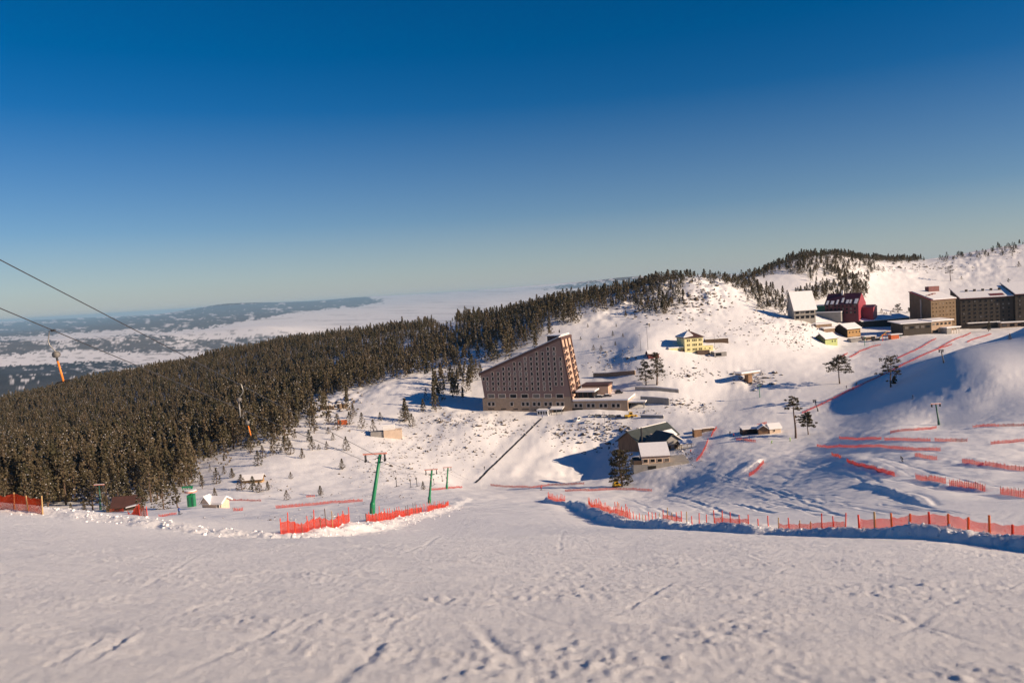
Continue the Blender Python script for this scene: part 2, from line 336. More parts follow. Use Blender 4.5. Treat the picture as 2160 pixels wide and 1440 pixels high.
def inpoly(px, py, poly):
    r = np.zeros(px.shape, bool); n = len(poly); j = n - 1
    for i in range(n):
        xi, yi = poly[i]; xj, yj = poly[j]
        c = ((yi > py) != (yj > py)) & (px < (xj - xi) * (py - yi) / (yj - yi + 1e-12) + xi); r ^= c; j = i
    return r

us = np.concatenate([np.linspace(-1.12, -0.74, 22)[:-1], np.linspace(-0.74, 0.74, 860), np.linspace(0.74, 1.12, 22)[1:]])
bs = np.concatenate([np.linspace(math.log(1.6), math.log(7.5), 24)[:-1], np.linspace(math.log(7.5), math.log(75), 440)[:-1], np.linspace(math.log(75), math.log(1350), 420)[:-1], np.linspace(math.log(1350), math.log(62000), 190)])
NU, NB = len(us), len(bs)
UU, BB = np.meshgrid(us, bs, indexing='ij'); SS = np.exp(BB); GX = UU * SS; GY = SS - OFF
GZ = base_h(GX, GY) + feat_h(GX, GY)
def grid_mesh(name, X, Y, Z):
    nu, nb = X.shape
    me = bpy.data.meshes.new(name); nv = nu * nb; nf = (nu - 1) * (nb - 1)
    me.vertices.add(nv); me.vertices.foreach_set('co', np.stack([X, Y, Z], -1).astype(np.float32).ravel())
    i = (np.arange(nu - 1)[:, None] * nb + np.arange(nb - 1)[None]).ravel()
    f = np.stack([i, i + nb, i + nb + 1, i + 1], -1).astype(np.int32)
    me.loops.add(nf * 4); me.loops.foreach_set('vertex_index', f.ravel())
    me.polygons.add(nf); me.polygons.foreach_set('loop_start', np.arange(0, nf * 4, 4, dtype=np.int32)); me.polygons.foreach_set('loop_total', np.full(nf, 4, np.int32))
    me.update(calc_edges=True); me.polygons.foreach_set('use_smooth', np.ones(nf, bool))
    return me
# woods that cover the hills beyond the ridge, as a cover mask on the ground
fx, fy = GX.ravel(), GY.ravel(); fz = GZ.ravel(); PXv, PYv = project(fx, np.maximum(fy, 1), fz)
wood = np.zeros_like(fx); m = np.nonzero(fy > 2000)[0]; x, y, px, py = fx[m], fy[m], PXv[m], PYv[m]
n1 = fbm(px / 85, py / 22, 4, 0.6); n2 = fbm(px / 20 + 40, py / 5.5, 4, 0.7); n3 = fbm(px / 130 + 9, py / 4.2, 4, 0.65)
w = np.zeros_like(x)
M1 = [(-400, 690), (0, 682), (100, 670), (250, 668), (350, 662), (420, 648), (470, 636), (560, 634), (700, 626), (745, 622), (815, 634), (780, 643), (700, 650), (600, 662), (520, 676), (430, 692), (330, 702), (310, 694), (200, 698), (80, 707), (-400, 722)]
M2 = [(-400, 714), (0, 714), (150, 716), (280, 704), (430, 716), (560, 708), (640, 706), (600, 720), (480, 738), (300, 744), (180, 737), (0, 748), (-400, 760)]
M3 = [(-400, 772), (0, 772), (240, 760), (300, 772), (300, 860), (-400, 900)]
M4 = [(1140, 609), (1250, 592), (1300, 582), (1420, 574), (1420, 592), (1290, 604), (1200, 608)]
pxn = px + 9 * n1; pyn = py + 5 * n2
w = np.where(inpoly(pxn, pyn, M1), 0.88 * (1 - 0.8 * sstep(0.55, 0.95, n2 + 0.6 * n1)), w)
w = np.where(inpoly(pxn, pyn, M2), 0.9 * (1 - sstep(0.1, 0.7, n2 + 0.9 * n1)), w)
w = np.where(inpoly(pxn, pyn, M3), 1.0 * (1 - sstep(0.6, 1.0, n2 + 0.7 * n1)), w)
w = np.where(inpoly(pxn, pyn, M4), 0.85 * (n2 + 0.5 * n1 < 0.5), w)
plain = (w == 0) & (y < 9300)
w = np.where(plain, np.clip((n2 + 0.8 * n3 - 0.45) * 1.1, 0, 0.6), w)
w = np.where((w == 0) & (y >= 9300), np.clip((n3 + 0.3 * n1 - 0.25) * 0.5, 0, 0.22), w)
wood[m] = w
gme = grid_mesh('snow_ground', GX, GY, GZ)
at_ = gme.attributes.new('wood', 'FLOAT', 'POINT'); at_.data.foreach_set('value', wood.astype(np.float32))
snow_ground = bpy.data.objects.new('snow_ground', gme); COL.objects.link(snow_ground); snow_ground['kind'] = 'structure'

SNOW = (0.84, 0.835, 0.845)
m_, n, l, o = nmat('packed_snow'); M_GROUND = m_
p = nd(n, 'ShaderNodeBsdfPrincipled', i_Roughness=0.62); p.inputs['Specular IOR Level'].default_value = 0.25
tc = nd(n, 'ShaderNodeTexCoord')
t0 = nd(n, 'ShaderNodeTexNoise', i_Scale=0.05, i_Detail=8.0, i_Roughness=0.7); l.new(tc.outputs['Object'], t0.inputs['Vector'])
r0 = ramp(n, [(0.25, (0.79, 0.785, 0.80)), (0.75, (0.88, 0.875, 0.875))]); l.new(t0.outputs['Fac'], r0.inputs[0])
aw = nd(n, 'ShaderNodeAttribute', attribute_name='wood')
tw = nd(n, 'ShaderNodeTexNoise', i_Scale=0.004, i_Detail=6.0); l.new(tc.outputs['Object'], tw.inputs['Vector'])
rw = ramp(n, [(0.3, (0.035, 0.042, 0.040)), (0.7, (0.085, 0.090, 0.088))]); l.new(tw.outputs['Fac'], rw.inputs[0])
mx = nd(n, 'ShaderNodeMix', data_type='RGBA'); l.new(aw.outputs['Fac'], mx.inputs[0]); l.new(r0.outputs[0], mx.inputs[6]); l.new(rw.outputs[0], mx.inputs[7]); l.new(mx.outputs[2], p.inputs['Base Color'])
t1 = nd(n, 'ShaderNodeTexNoise', i_Scale=0.9, i_Detail=10.0, i_Roughness=0.62); l.new(tc.outputs['Object'], t1.inputs['Vector'])
t2 = nd(n, 'ShaderNodeTexNoise', i_Scale=16.0, i_Detail=6.0, i_Roughness=0.85); l.new(tc.outputs['Object'], t2.inputs['Vector'])
b1 = nd(n, 'ShaderNodeBump', i_Strength=0.5, i_Distance=0.16); l.new(t1.outputs['Fac'], b1.inputs['Height'])
b2 = nd(n, 'ShaderNodeBump', i_Strength=1.0, i_Distance=0.035); l.new(t2.outputs['Fac'], b2.inputs['Height']); l.new(b1.outputs[0], b2.inputs['Normal']); l.new(b2.outputs[0], p.inputs['Normal'])
l.new(p.outputs[0], o.inputs[0]); gme.materials.append(M_GROUND)
M_SNOW = simple('fresh_snow', SNOW, 0.6, 0.04, 0.6, bump=0.4, bscale=2.0)

# ------------------------------------------------------------------ haze: one box of even, pale air round the whole scene
def make_haze(density=2.2e-5):
    zlo, zhi = float(GZ.min()) - 1.0, 75.0
    bm = bmesh.new(); bmesh.ops.create_cube(bm, size=1.0)
    me = bpy.data.meshes.new('haze'); bm.to_mesh(me); bm.free()
    hz = bpy.data.objects.new('haze', me); COL.objects.link(hz); hz['kind'] = 'stuff'; hz['label'] = 'pale blue winter haze over the distant plain and mountains'; hz['category'] = 'haze'
    hz.scale = (150000, 66000, zhi - zlo); hz.location = (0, 31900, (zlo + zhi) / 2)
    mm, nn, ll, oo = nmat('winter_haze')
    v = nd(nn, 'ShaderNodeVolumePrincipled'); v.inputs['Color'].default_value = (0.38, 0.69, 1.0, 1); v.inputs['Density'].default_value = density; v.inputs['Anisotropy'].default_value = 0.0
    ll.new(v.outputs[0], oo.inputs['Volume']); me.materials.append(mm)
    return hz

# ------------------------------------------------------------------ trees
def needles(name, c0, c1):
    m, n, l, o = nmat(name)
    oi = nd(n, 'ShaderNodeObjectInfo'); tc = nd(n, 'ShaderNodeTexCoord')
    t = nd(n, 'ShaderNodeTexNoise', i_Scale=0.9, i_Detail=2.0); l.new(tc.outputs['Object'], t.inputs['Vector'])
    ad = nd(n, 'ShaderNodeMath', operation='MULTIPLY_ADD'); ad.inputs[1].default_value = 0.75; l.new(oi.outputs['Random'], ad.inputs[0])
    s2 = nd(n, 'ShaderNodeMath', operation='MULTIPLY_ADD'); s2.inputs[1].default_value = 0.5; s2.inputs[2].default_value = -0.12; l.new(t.outputs['Fac'], s2.inputs[0]); l.new(s2.outputs[0], ad.inputs[2])
    r = ramp(n, [(0.0, c0), (1.0, c1)]); l.new(ad.outputs[0], r.inputs[0])
    p = nd(n, 'ShaderNodeBsdfPrincipled', i_Roughness=0.75); p.inputs['Specular IOR Level'].default_value = 0.2
    l.new(r.outputs[0], p.inputs['Base Color'])
    tr = nd(n, 'ShaderNodeBsdfTranslucent'); l.new(r.outputs[0], tr.inputs['Color'])
    ms = nd(n, 'ShaderNodeMixShader', i_0=0.22); l.new(p.outputs[0], ms.inputs[1]); l.new(tr.outputs[0], ms.inputs[2]); l.new(ms.outputs[0], o.inputs[0])
    return m
M_NEEDLE = needles('pine_needles', (0.066, 0.064, 0.034), (0.150, 0.112, 0.070))
M_NEEDLE_LONE = needles('old_pine_needles', (0.050, 0.043, 0.020), (0.082, 0.062, 0.030))
M_BARK = simple('pine_bark', (0.115, 0.075, 0.055), 0.9, 0.35, 3.0, bump=0.6, bscale=6.0)
M_TREESNOW = simple('snow_on_branches', (0.80, 0.79, 0.80), 0.65, 0.05, 2.0)

def quads_mesh(name, C, N, size, mat_idx, mats):
    """many small leaf faces: centres, normals, sizes"""
    n = len(C); N = N / (np.linalg.norm(N, axis=1, keepdims=True) + 1e-9)
    a = np.cross(N, RNG.normal(size=(n, 3))); a /= np.linalg.norm(a, axis=1, keepdims=True) + 1e-9; b = np.cross(N, a)
    sx = size * RNG.uniform(0.7, 1.3, n); sy = size * RNG.uniform(0.45, 0.9, n)
    v = np.stack([C - a * sx[:, None], C + b * sy[:, None] * 0.9, C + a * sx[:, None], C - b * sy[:, None]], 1).reshape(-1, 3)
    me = bpy.data.meshes.new(name); me.vertices.add(n * 4); me.vertices.foreach_set('co', v.astype(np.float32).ravel())
    me.loops.add(n * 4); me.loops.foreach_set('vertex_index', np.arange(n * 4, dtype=np.int32))
    me.polygons.add(n); me.polygons.foreach_set('loop_start', np.arange(0, n * 4, 4, dtype=np.int32)); me.polygons.foreach_set('loop_total', np.full(n, 4, np.int32))
    for m in mats: me.materials.append(m)
    me.polygons.foreach_set('material_index', np.asarray(mat_idx, np.int32)); me.update(calc_edges=True)
    return me
def clump_faces(cc, rr, k, q, snow=0.12, flat=0.6):
    """leaf faces round clump centres; some of the upper ones carry snow"""
    C, N, Z, M = [], [], [], []
    for c, r in zip(cc, rr):
        d = RNG.normal(size=(k, 3)); d /= np.linalg.norm(d, axis=1, keepdims=True); rad = r * RNG.uniform(0.45, 1.05, k)[:, None]
        p = c + d * rad * np.array([1, 1, flat]); nn = d * 0.8 + RNG.normal(size=(k, 3)) * 0.6 + np.array([0, 0, 0.3])
        sn = (d[:, 2] > 0.15) & (RNG.random(k) < snow * 2.2)
        qq = np.full(k, q) * RNG.uniform(0.7, 1.3, k); qq[sn] *= 0.55; nn[sn] = RNG.normal(size=(sn.sum(), 3)) * 0.35 + np.array([0, 0, 1.0]); p[sn, 2] += 0.08 * r
        C.append(p); N.append(nn); Z.append(qq); M.append(sn.astype(int))
    return np.concatenate(C), np.concatenate(N), np.concatenate(Z), np.concatenate(M)
def tube(V, Fc, pts, rads, seg=6):
    """append a tapered tube to vertex / face lists"""
    b0 = len(V)
    for i, (p, r) in enumerate(zip(pts, rads)):
        d = (Vector(pts[min(i + 1, len(pts) - 1)]) - Vector(pts[max(i - 1, 0)])).normalized()
        a = d.orthogonal().normalized(); b = d.cross(a)
        for k in range(seg):
            t = 2 * math.pi * k / seg; q = Vector(p) + (a * math.cos(t) + b * math.sin(t)) * r; V.append(tuple(q))
    for i in range(len(pts) - 1):
        for k in range(seg): Fc.append((b0 + i * seg + k, b0 + i * seg + (k + 1) % seg, b0 + (i + 1) * seg + (k + 1) % seg, b0 + (i + 1) * seg + k))
    Fc.append(tuple(b0 + (len(pts) - 1) * seg + k for k in range(seg))); Fc.append(tuple(b0 + k for k in reversed(range(seg))))
def pymesh(name, V, Fc, mat, smooth=False):
    me = bpy.data.meshes.new(name); me.from_pydata([tuple(v) for v in V], [], Fc); me.update()
    if mat: me.materials.append(mat)
    if smooth: me.polygons.foreach_set('use_smooth', [True] * len(me.polygons))
    return me
def forest_pine(i, H=10.0, clumps=60, k=10, q=0.27, wide=0.20, start=0.14, snow=0.08):
    cc, rr = [], []; lean = RNG.normal(size=2) * 0.02
    for j in range(clumps):
        t = start + (0.985 - start) * (j + RNG.random()) / clumps
        prof = wide * H * (1 - t) ** 0.9 * (0.55 + 0.45 * min(1, (t - start + 0.05) / 0.18)); a = j * 2.4 + RNG.uniform(-.5, .5); rad = prof * RNG.uniform(0.45, 1.08)
        cc.append((math.cos(a) * rad + lean[0] * t * H, math.sin(a) * rad + lean[1] * t * H, t * H - 0.18 * rad)); rr.append((0.062 * H) * (1.15 - 0.7 * t) * RNG.uniform(0.75, 1.25))
    C, N, Z, M = clump_faces(np.array(cc), rr, k, q * H / 10, snow)
    crown = quads_mesh('pine_crown_%d' % i, C, N, Z, M, [M_NEEDLE, M_TREESNOW])
    V, Fc = [], []; tube(V, Fc, [(0, 0, -1.0), (lean[0] * .4 * H, lean[1] * .4 * H, .4 * H), (lean[0] * .95 * H, lean[1] * .95 * H, .95 * H)], [0.021 * H, 0.014 * H, 0.003 * H], 5)
    return crown, pymesh('pine_trunk_%d' % i, V, Fc, M_BARK)
PINES = [forest_pine(0, wide=0.25), forest_pine(1, wide=0.21, clumps=64), forest_pine(2, wide=0.30, start=0.08), forest_pine(3, wide=0.20, clumps=54, start=0.22), forest_pine(4, wide=0.27, start=0.16, snow=0.13), forest_pine(5, wide=0.34, clumps=60, start=0.04, snow=0.1)]
# plainer trees for the mass of the forest: crown and trunk in one mesh
def mass_pine(i, clumps, k, q, wide, start, snow, brown):
    H = 10.0; cc, rr = [], []
    for j in range(clumps):
        t = start + (0.985 - start) * (j + RNG.random()) / clumps; prof = wide * H * (1 - t) ** 0.9; a = j * 2.4; rad = prof * RNG.uniform(0.3, 1.05)
        cc.append((math.cos(a) * rad, math.sin(a) * rad, t * H - 0.15 * rad)); rr.append(0.066 * H * (1.15 - 0.7 * t))
    C, N, Z, M = clump_faces(np.array(cc), rr, k, q, snow)
    # trunk as three long thin faces
    for s in range(3):
        a = s * 2.1; C = np.r_[C, [[0.03 * math.cos(a), 0.03 * math.sin(a), start * H * 0.5]]]; N = np.r_[N, [[math.cos(a), math.sin(a), 0.0]]]; Z = np.r_[Z, [0.25]]; M = np.r_[M, [2]]
    me = quads_mesh('mass_pine_%d' % i, C, N, Z, M, [M_NEEDLE, M_TREESNOW, M_BARK]); ob = bpy.data.objects.new('pine_shape_%d' % i, me)
    return ob
MASS = [mass_pine(i, 34, 7, 0.40, w, st, sn, 0) for i, (w, st, sn) in enumerate([(0.25, .14, .14), (0.20, .22, .10), (0.31, .10, .18), (0.18, .34, .08), (0.26, .2, .25), (0.34, .06, .12), (0.23, .4, .16)])]

# where the forest stands, as photo outlines of the ground it covers
F1 = [(-350, 1100), (100, 1075), (140, 1068), (235, 1062), (330, 1060), (395, 1045), (405, 1005), (470, 968), (540, 950), (600, 918), (645, 880), (690, 850), (740, 826), (800, 808), (850, 800), (905, 786), (955, 772), (1010, 772), (1060, 756), (1110, 736), (1150, 712), (1190, 690), (1240, 668), (1300, 650), (1345, 640), (1350, 560), (1000, 600), (600, 660), (300, 740), (-350, 840)]
F2 = [(1338, 598), (1440, 588), (1452, 636), (1400, 668), (1362, 664), (1336, 640)]
F2b = [(1430, 575), (1600, 575), (1610, 606), (1440, 600)]
F3 = [(1545, 600), (1604, 596), (1650, 625), (1672, 640), (1668, 668), (1620, 655), (1570, 630)]
F4 = [(1590, 590), (1600, 570), (1700, 528), (1945, 530), (1948, 553), (1850, 556), (1835, 590), (1780, 600), (1720, 604), (1690, 585), (1640, 575), (1610, 600)]
F5 = [(1700, 612), (1760, 604), (1835, 608), (1830, 628), (1735, 634), (1680, 640), (1676, 622)]
F9 = [(880, 800), (1020, 745), (1120, 712), (1180, 698), (1182, 722), (1050, 778), (1010, 802), (935, 860), (905, 868)]
F7 = [(908, 856), (925, 805), (1008, 772), (1014, 806), (968, 850)]
F8 = [(1975, 548), (2010, 546), (2080, 534), (2160, 512), (2160, 524), (2060, 546), (1990, 558)]
CLEAR = [(950, 690, 38, 9), (985, 748, 45, 10), (1040, 742, 30, 8), (690, 850, 40, 14), (1650, 588, 40, 9), (1620, 600, 25, 10), (640, 905, 25, 9), (880, 765, 25, 7), (700, 770, 20, 5), (1745, 592, 30, 6), (1810, 575, 22, 8), (410, 985, 18, 8), (1100, 705, 22, 6)]
def scatter(y0, y1, u0, u1, step):
    out_x, out_y = [], []
    Y = y0
    while Y < y1:
        st = step * (1 + max(0, Y - 700) / 1600); n = int((u1 - u0) * Y / st); 
        if n > 0:
            X = (u0 + (u1 - u0) * (np.arange(n) + RNG.random(n)) / n) * Y; out_x.append(X); out_y.append(Y + st * RNG.random(n))
        Y += st
    return np.concatenate(out_x), np.concatenate(out_y)
tx, ty = scatter(215, 1500, -0.82, 0.72, 4.4)
tz = base_h(tx, ty); tpx, tpy = project(tx, ty, tz); keep = np.zeros(len(tx))
jx = tpx + 20 * fbm(tx / 20, ty / 20, 3); jy = tpy + 7 * fbm(tx / 26 + 8, ty / 26, 3)
F1B = [(140, 1078), (400, 1062), (430, 1030), (480, 995), (560, 975), (620, 945), (670, 905), (720, 880), (800, 850), (880, 835), (930, 815), (960, 772), (850, 780), (700, 830), (600, 900), (470, 960), (405, 1000)]
for poly, dens in ((F1B, 0.10), (F9, 0.2), (F1, 0.85), (F2, 0.75), (F2b, 0.3), (F3, 0.6), (F4, 0.62), (F5, 1.0), (F7, 0.6), (F8, 0.22)): keep = np.where(inpoly(jx, jy, poly), np.maximum(keep, dens), keep)
edge = fbm(tx / 40, ty / 40, 3); keep *= np.clip(1.05 + 0.55 * edge, 0.15, 1); keep *= np.where((tpx > 700) & (tpx < 1340), np.clip(.85 + 1.3 * fbm(tx / 22 + 5, ty / 22, 3), .05, 1), 1)
for cx_, cy_, rx, ry in CLEAR: keep = np.where(((tpx - cx_) / rx) ** 2 + ((tpy - cy_) / ry) ** 2 < 1 + 0.4 * edge, keep * 0.04, keep)
keep = np.where((tpx > 1330) & (ty > 1150), 0, keep)
sel = np.nonzero(RNG.random(len(tx)) < keep)[0]
tx, ty, tpx, tpy = tx[sel], ty[sel], tpx[sel], tpy[sel]; tz = base_h(tx, ty) + feat_h(tx, ty, False)
th = RNG.triangular(5.0, 11.0, 18.0, len(tx)) * np.where(tpx > 1330, 0.68, 1.0) * np.where((ty < 330), 1.05, 1.0) * (1 + 0.25 * fbm(tx / 60 + 7, ty / 60, 2))
th = np.where(keep[sel] < .1, th * RNG.uniform(.35, .8, len(tx)), th)
th = th * np.where(ty > 620, .86, 1.0)
order = np.argsort(-th / ty)
N_NEAR = 205
near_i = order[:N_NEAR]; mass_i = order[N_NEAR:]
print('TREES', len(tx))
COUNT_PINE = [0]
def link(name, data, parent=None):
    o = bpy.data.objects.new(name, data); COL.objects.link(o)
    if parent is not None: o.parent = parent
    return o
def thing(name, label, cat, loc=(0, 0, 0), rotz=0.0, group=None, scale=None):
    o = bpy.data.objects.new(name, None); COL.objects.link(o); o.location = loc; o.rotation_euler = (0, 0, rotz); o.empty_display_size = 0.5
    o['label'] = label; o['category'] = cat; o['kind'] = 'thing'
    if group: o['group'] = group
    if scale: o.scale = scale
    return o
def pine(x, y, h, label, group=None, kind=None, wide=1.0, z=None):
    z = ground(x, y) if z is None else z
    k = random.randrange(len(PINES)) if kind is None else kind; s = h / 10.0
    t = thing('pine_tree', label, 'tree', (x, y, z - 0.15), random.uniform(0, 6.28), group, (s * wide, s * wide, s))
    link('crown', PINES[k][0], t); link('trunk', PINES[k][1], t)
    return t
for i in near_i:
    gr = 'pines along the front edge of the forest'
    if tpx[i] < 140: lab = 'snow-dusted forest-edge pine behind the orange net at the left border'
    elif tpx[i] < 280: lab = 'snow-dusted forest-edge pine behind the red-brown timber cabin'
    elif tpx[i] < 420: lab = 'snow-dusted forest-edge pine behind the green drive station'
    elif tpx[i] < 520: lab = 'snow-dusted forest-edge pine on the slope above the half-buried hut'
    elif tpx[i] < 900: lab = 'snow-dusted forest-edge pine left of the small orange cabin'
    else: lab, gr = 'snow-dusted pine in the wooded strip climbing the ridge behind the slanted hotel', 'pines on the ridge'
    pine(float(tx[i]), float(ty[i]), float(th[i]), lab, gr, z=float(tz[i]), wide=random.uniform(.85, 1.15))
# the mass of the forest, one object
me = bpy.data.meshes.new('forest'); nM = len(mass_i); me.vertices.add(nM); me.vertices.foreach_set('co', np.stack([tx, ty, tz - 0.2], -1)[mass_i].astype(np.float32).ravel())
for nm, arr in (('turn', RNG.random(nM) * 6.28),): me.attributes.new(nm, 'FLOAT', 'POINT').data.foreach_set('value', arr.astype(np.float32))
szx = th[mass_i] / 10 * np.where(tpx[mass_i] > 1330, 1.5, 0.98) * RNG.uniform(.85, 1.2, nM); me.attributes.new('size', 'FLOAT_VECTOR', 'POINT').data.foreach_set('vector', np.stack([szx, szx, th[mass_i] / 10], -1).astype(np.float32).ravel())
me.attributes.new('pick', 'INT', 'POINT').data.foreach_set('value', RNG.integers(0, len(MASS), nM).astype(np.int32))
forest = link('forest', me); forest['kind'] = 'stuff'; forest['label'] = 'dense snow-flecked pine forest covering the whole slope on the left'; forest['category'] = 'forest'
ng = bpy.data.node_groups.new('forest_points', 'GeometryNodeTree'); ng.interface.new_socket('Geometry', in_out='INPUT', socket_type='NodeSocketGeometry'); ng.interface.new_socket('Geometry', in_out='OUTPUT', socket_type='NodeSocketGeometry')
gi = ng.nodes.new('NodeGroupInput'); go = ng.nodes.new('NodeGroupOutput'); ip = ng.nodes.new('GeometryNodeInstanceOnPoints'); gti = ng.nodes.new('GeometryNodeGeometryToInstance')
for ob in reversed(MASS):
    f = ng.nodes.new('GeometryNodeObjectInfo'); f.inputs['Object'].default_value = ob; f.inputs['As Instance'].default_value = False
    g1 = ng.nodes.new('GeometryNodeGeometryToInstance'); ng.links.new(f.outputs['Geometry'], g1.inputs[0])
    if 'jn' not in globals(): jn = ng.nodes.new('GeometryNodeJoinGeometry')
    ng.links.new(g1.outputs[0], jn.inputs[0])
def named(nm, dt):
    a = ng.nodes.new('GeometryNodeInputNamedAttribute'); a.data_type = dt; a.inputs['Name'].default_value = nm; return a.outputs['Attribute']
cxyz = ng.nodes.new('ShaderNodeCombineXYZ'); ng.links.new(named('turn', 'FLOAT'), cxyz.inputs[2])
ng.links.new(gi.outputs[0], ip.inputs['Points']); ng.links.new(jn.outputs[0], ip.inputs['Instance']); ip.inputs['Pick Instance'].default_value = True
ng.links.new(named('pick', 'INT'), ip.inputs['Instance Index']); ng.links.new(cxyz.outputs[0], ip.inputs['Rotation']); ng.links.new(named('size', 'FLOAT_VECTOR'), ip.inputs['Scale']); ng.links.new(ip.outputs[0], go.inputs[0])
md = forest.modifiers.new('trees', 'NODES'); md.node_group = ng

# ------------------------------------------------------------------ mesh helpers
class MB:
    def __init__(s): s.v, s.f = [], []
    def box(s, x0, x1, y0, y1, z0, z1):
        b = len(s.v); s.v += [(x, y, z) for z in (z0, z1) for x, y in ((x0, y0), (x1, y0), (x1, y1), (x0, y1))]
        s.f += [tuple(b + i for i in q) for q in ((3, 2, 1, 0), (4, 5, 6, 7), (0, 1, 5, 4), (1, 2, 6, 5), (2, 3, 7, 6), (3, 0, 4, 7))]; return s
    def prism(s, poly, y0, y1):
        """polygon in (x, z), anticlockwise seen from the front, drawn out along y"""
        b = len(s.v); n = len(poly); s.v += [(x, y0, z) for x, z in poly] + [(x, y1, z) for x, z in poly]
        s.f += [tuple(b + i for i in range(n)), tuple(b + n + i for i in reversed(range(n)))] + [(b + (i + 1) % n, b + i, b + n + i, b + n + (i + 1) % n) for i in range(n)]; return s
    def prismx(s, poly, x0, x1):
        """polygon in (y, z) drawn out along x"""
        b = len(s.v); n = len(poly); s.v += [(x0, y, z) for y, z in poly] + [(x1, y, z) for y, z in poly]
        s.f += [tuple(b + i for i in reversed(range(n))), tuple(b + n + i for i in range(n))] + [(b + i, b + (i + 1) % n, b + n + (i + 1) % n, b + n + i) for i in range(n)]; return s
    def prismz(s, poly, z0, z1):
        b = len(s.v); n = len(poly); s.v += [(x, y, z0) for x, y in poly] + [(x, y, z1) for x, y in poly]
        s.f += [tuple(b + i for i in reversed(range(n))), tuple(b + n + i for i in range(n))] + [(b + i, b + (i + 1) % n, b + n + (i + 1) % n, b + n + i) for i in range(n)]; return s
    def tube(s, pts, rads, seg=8):
        if isinstance(rads, (int, float)): rads = [rads] * len(pts)
        tube(s.v, s.f, pts, rads, seg); return s
    def quad(s, a, b, c, d): k = len(s.v); s.v += [a, b, c, d]; s.f.append((k, k + 1, k + 2, k + 3)); return s
    def mesh(s, name, mat, smooth=False): return pymesh(name, s.v, s.f, mat, smooth)
    def build(s, name, mat, parent=None, smooth=False): return link(name, s.mesh(name, mat, smooth), parent)

# ------------------------------------------------------------------ building materials
M_FACADE = simple('plum_brown_render', (0.225, 0.145, 0.125), 0.8, 0.08, 0.25, streak=True)
M_TAN = simple('tan_stone_cladding', (0.40, 0.29, 0.20), 0.85, 0.16, 0.6, bump=0.4, bscale=1.5)
M_ENDTAN = simple('pale_tan_panels', (0.52, 0.36, 0.27), 0.8, 0.1, 0.4)
M_DKBROWN = simple('dark_brown_metal', (0.085, 0.040, 0.032), 0.6, 0.2, 0.5)
M_FRAME = simple('pale_window_frame', (0.50, 0.44, 0.39), 0.6, 0.08, 1.0)
M_STRIP = simple('faded_strip', (0.33, 0.265, 0.235), 0.7, 0.1, 1.0)
M_GLASS = simple('dark_window_glass', (0.014, 0.015, 0.018), 0.35, 0.3, 0.8); [x for x in M_GLASS.node_tree.nodes if x.type == 'BSDF_PRINCIPLED'][0].inputs['Specular IOR Level'].default_value = 0.15
M_WHITEP = simple('white_paint', (0.74, 0.73, 0.72), 0.6, 0.08, 1.0)
M_CONC = simple('weathered_concrete', (0.34, 0.315, 0.28), 0.9, 0.18, 0.5, bump=0.3, bscale=2.0, streak=True)
M_GREYWALL = simple('grey_rendered_wall', (0.26, 0.25, 0.24), 0.9, 0.15, 0.4)
M_YELLOW = simple('yellow_plaster', (0.76, 0.69, 0.36), 0.8, 0.06, 0.4)
M_MAROON = simple('maroon_cladding', (0.11, 0.018, 0.028), 0.6, 0.2, 0.5, streak=True)
M_MAROON_LIT = simple('sunlit_maroon_cladding', (0.27, 0.026, 0.045), 0.6, 0.1, 0.5)  # brighter copy of the maroon, with sunlight put into the colour
M_MROOF = simple('dark_maroon_roof_sheet', (0.075, 0.018, 0.03), 0.4, 0.3, 0.4)
M_GREENW = simple('green_cladding', (0.025, 0.13, 0.07), 0.6, 0.15, 0.5)
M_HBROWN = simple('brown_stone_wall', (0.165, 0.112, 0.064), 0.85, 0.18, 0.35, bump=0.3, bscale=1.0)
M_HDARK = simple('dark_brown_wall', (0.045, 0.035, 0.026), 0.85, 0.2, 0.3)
M_REDROOF = simple('red_roof_sheet', (0.15, 0.03, 0.03), 0.5, 0.25, 0.5)
M_SLATE = simple('dark_green_roof_sheet', (0.052, 0.062, 0.056), 0.5, 0.2, 0.4)
M_WOOD = simple('weathered_wood', (0.23, 0.135, 0.075), 0.85, 0.3, 1.4, bump=0.4, streak=True)
M_DKWOOD = simple('dark_wood', (0.085, 0.055, 0.038), 0.85, 0.3, 1.0)
M_PALEGREEN = simple('pale_green_boards', (0.36, 0.42, 0.17), 0.8, 0.1, 1.0, streak=True)
M_PALEGREEN_SHADE = simple('shaded_pale_green_boards', (0.11, 0.13, 0.06), 0.8, 0.15, 1.0)  # darker copy of the pale green, with shade put into the colour
M_OCHRE = simple('ochre_timber', (0.36, 0.215, 0.085), 0.8, 0.2, 1.0)
M_CREAM = simple('cream_plaster', (0.60, 0.47, 0.36), 0.8, 0.08, 0.6)
M_ORANGEW = simple('orange_boards', (0.55, 0.12, 0.035), 0.7, 0.15, 1.0)
M_BLACK = simple('dark_opening', (0.012, 0.011, 0.010), 0.9, 0.2, 1.0)
M_LIFTG = simple('green_lift_paint', (0.010, 0.20, 0.085), 0.45, 0.12, 2.0)
M_LIFTDG = simple('dull_green_lift_paint', (0.020, 0.095, 0.070), 0.5, 0.15, 2.0)
M_PINK = simple('faded_red_lift_arm', (0.70, 0.29, 0.22), 0.55, 0.12, 2.0)
M_STEEL = simple('dark_steel', (0.055, 0.055, 0.06), 0.45, 0.2, 3.0, metal=0.4)
M_GALV = simple('galvanised_steel', (0.33, 0.32, 0.30), 0.5, 0.15, 3.0, metal=0.5)
M_ORANGE = simple('orange_paint', (0.85, 0.24, 0.03), 0.5, 0.08, 2.0)
M_POSTR = simple('red_post', (0.74, 0.055, 0.02), 0.55, 0.12, 4.0)
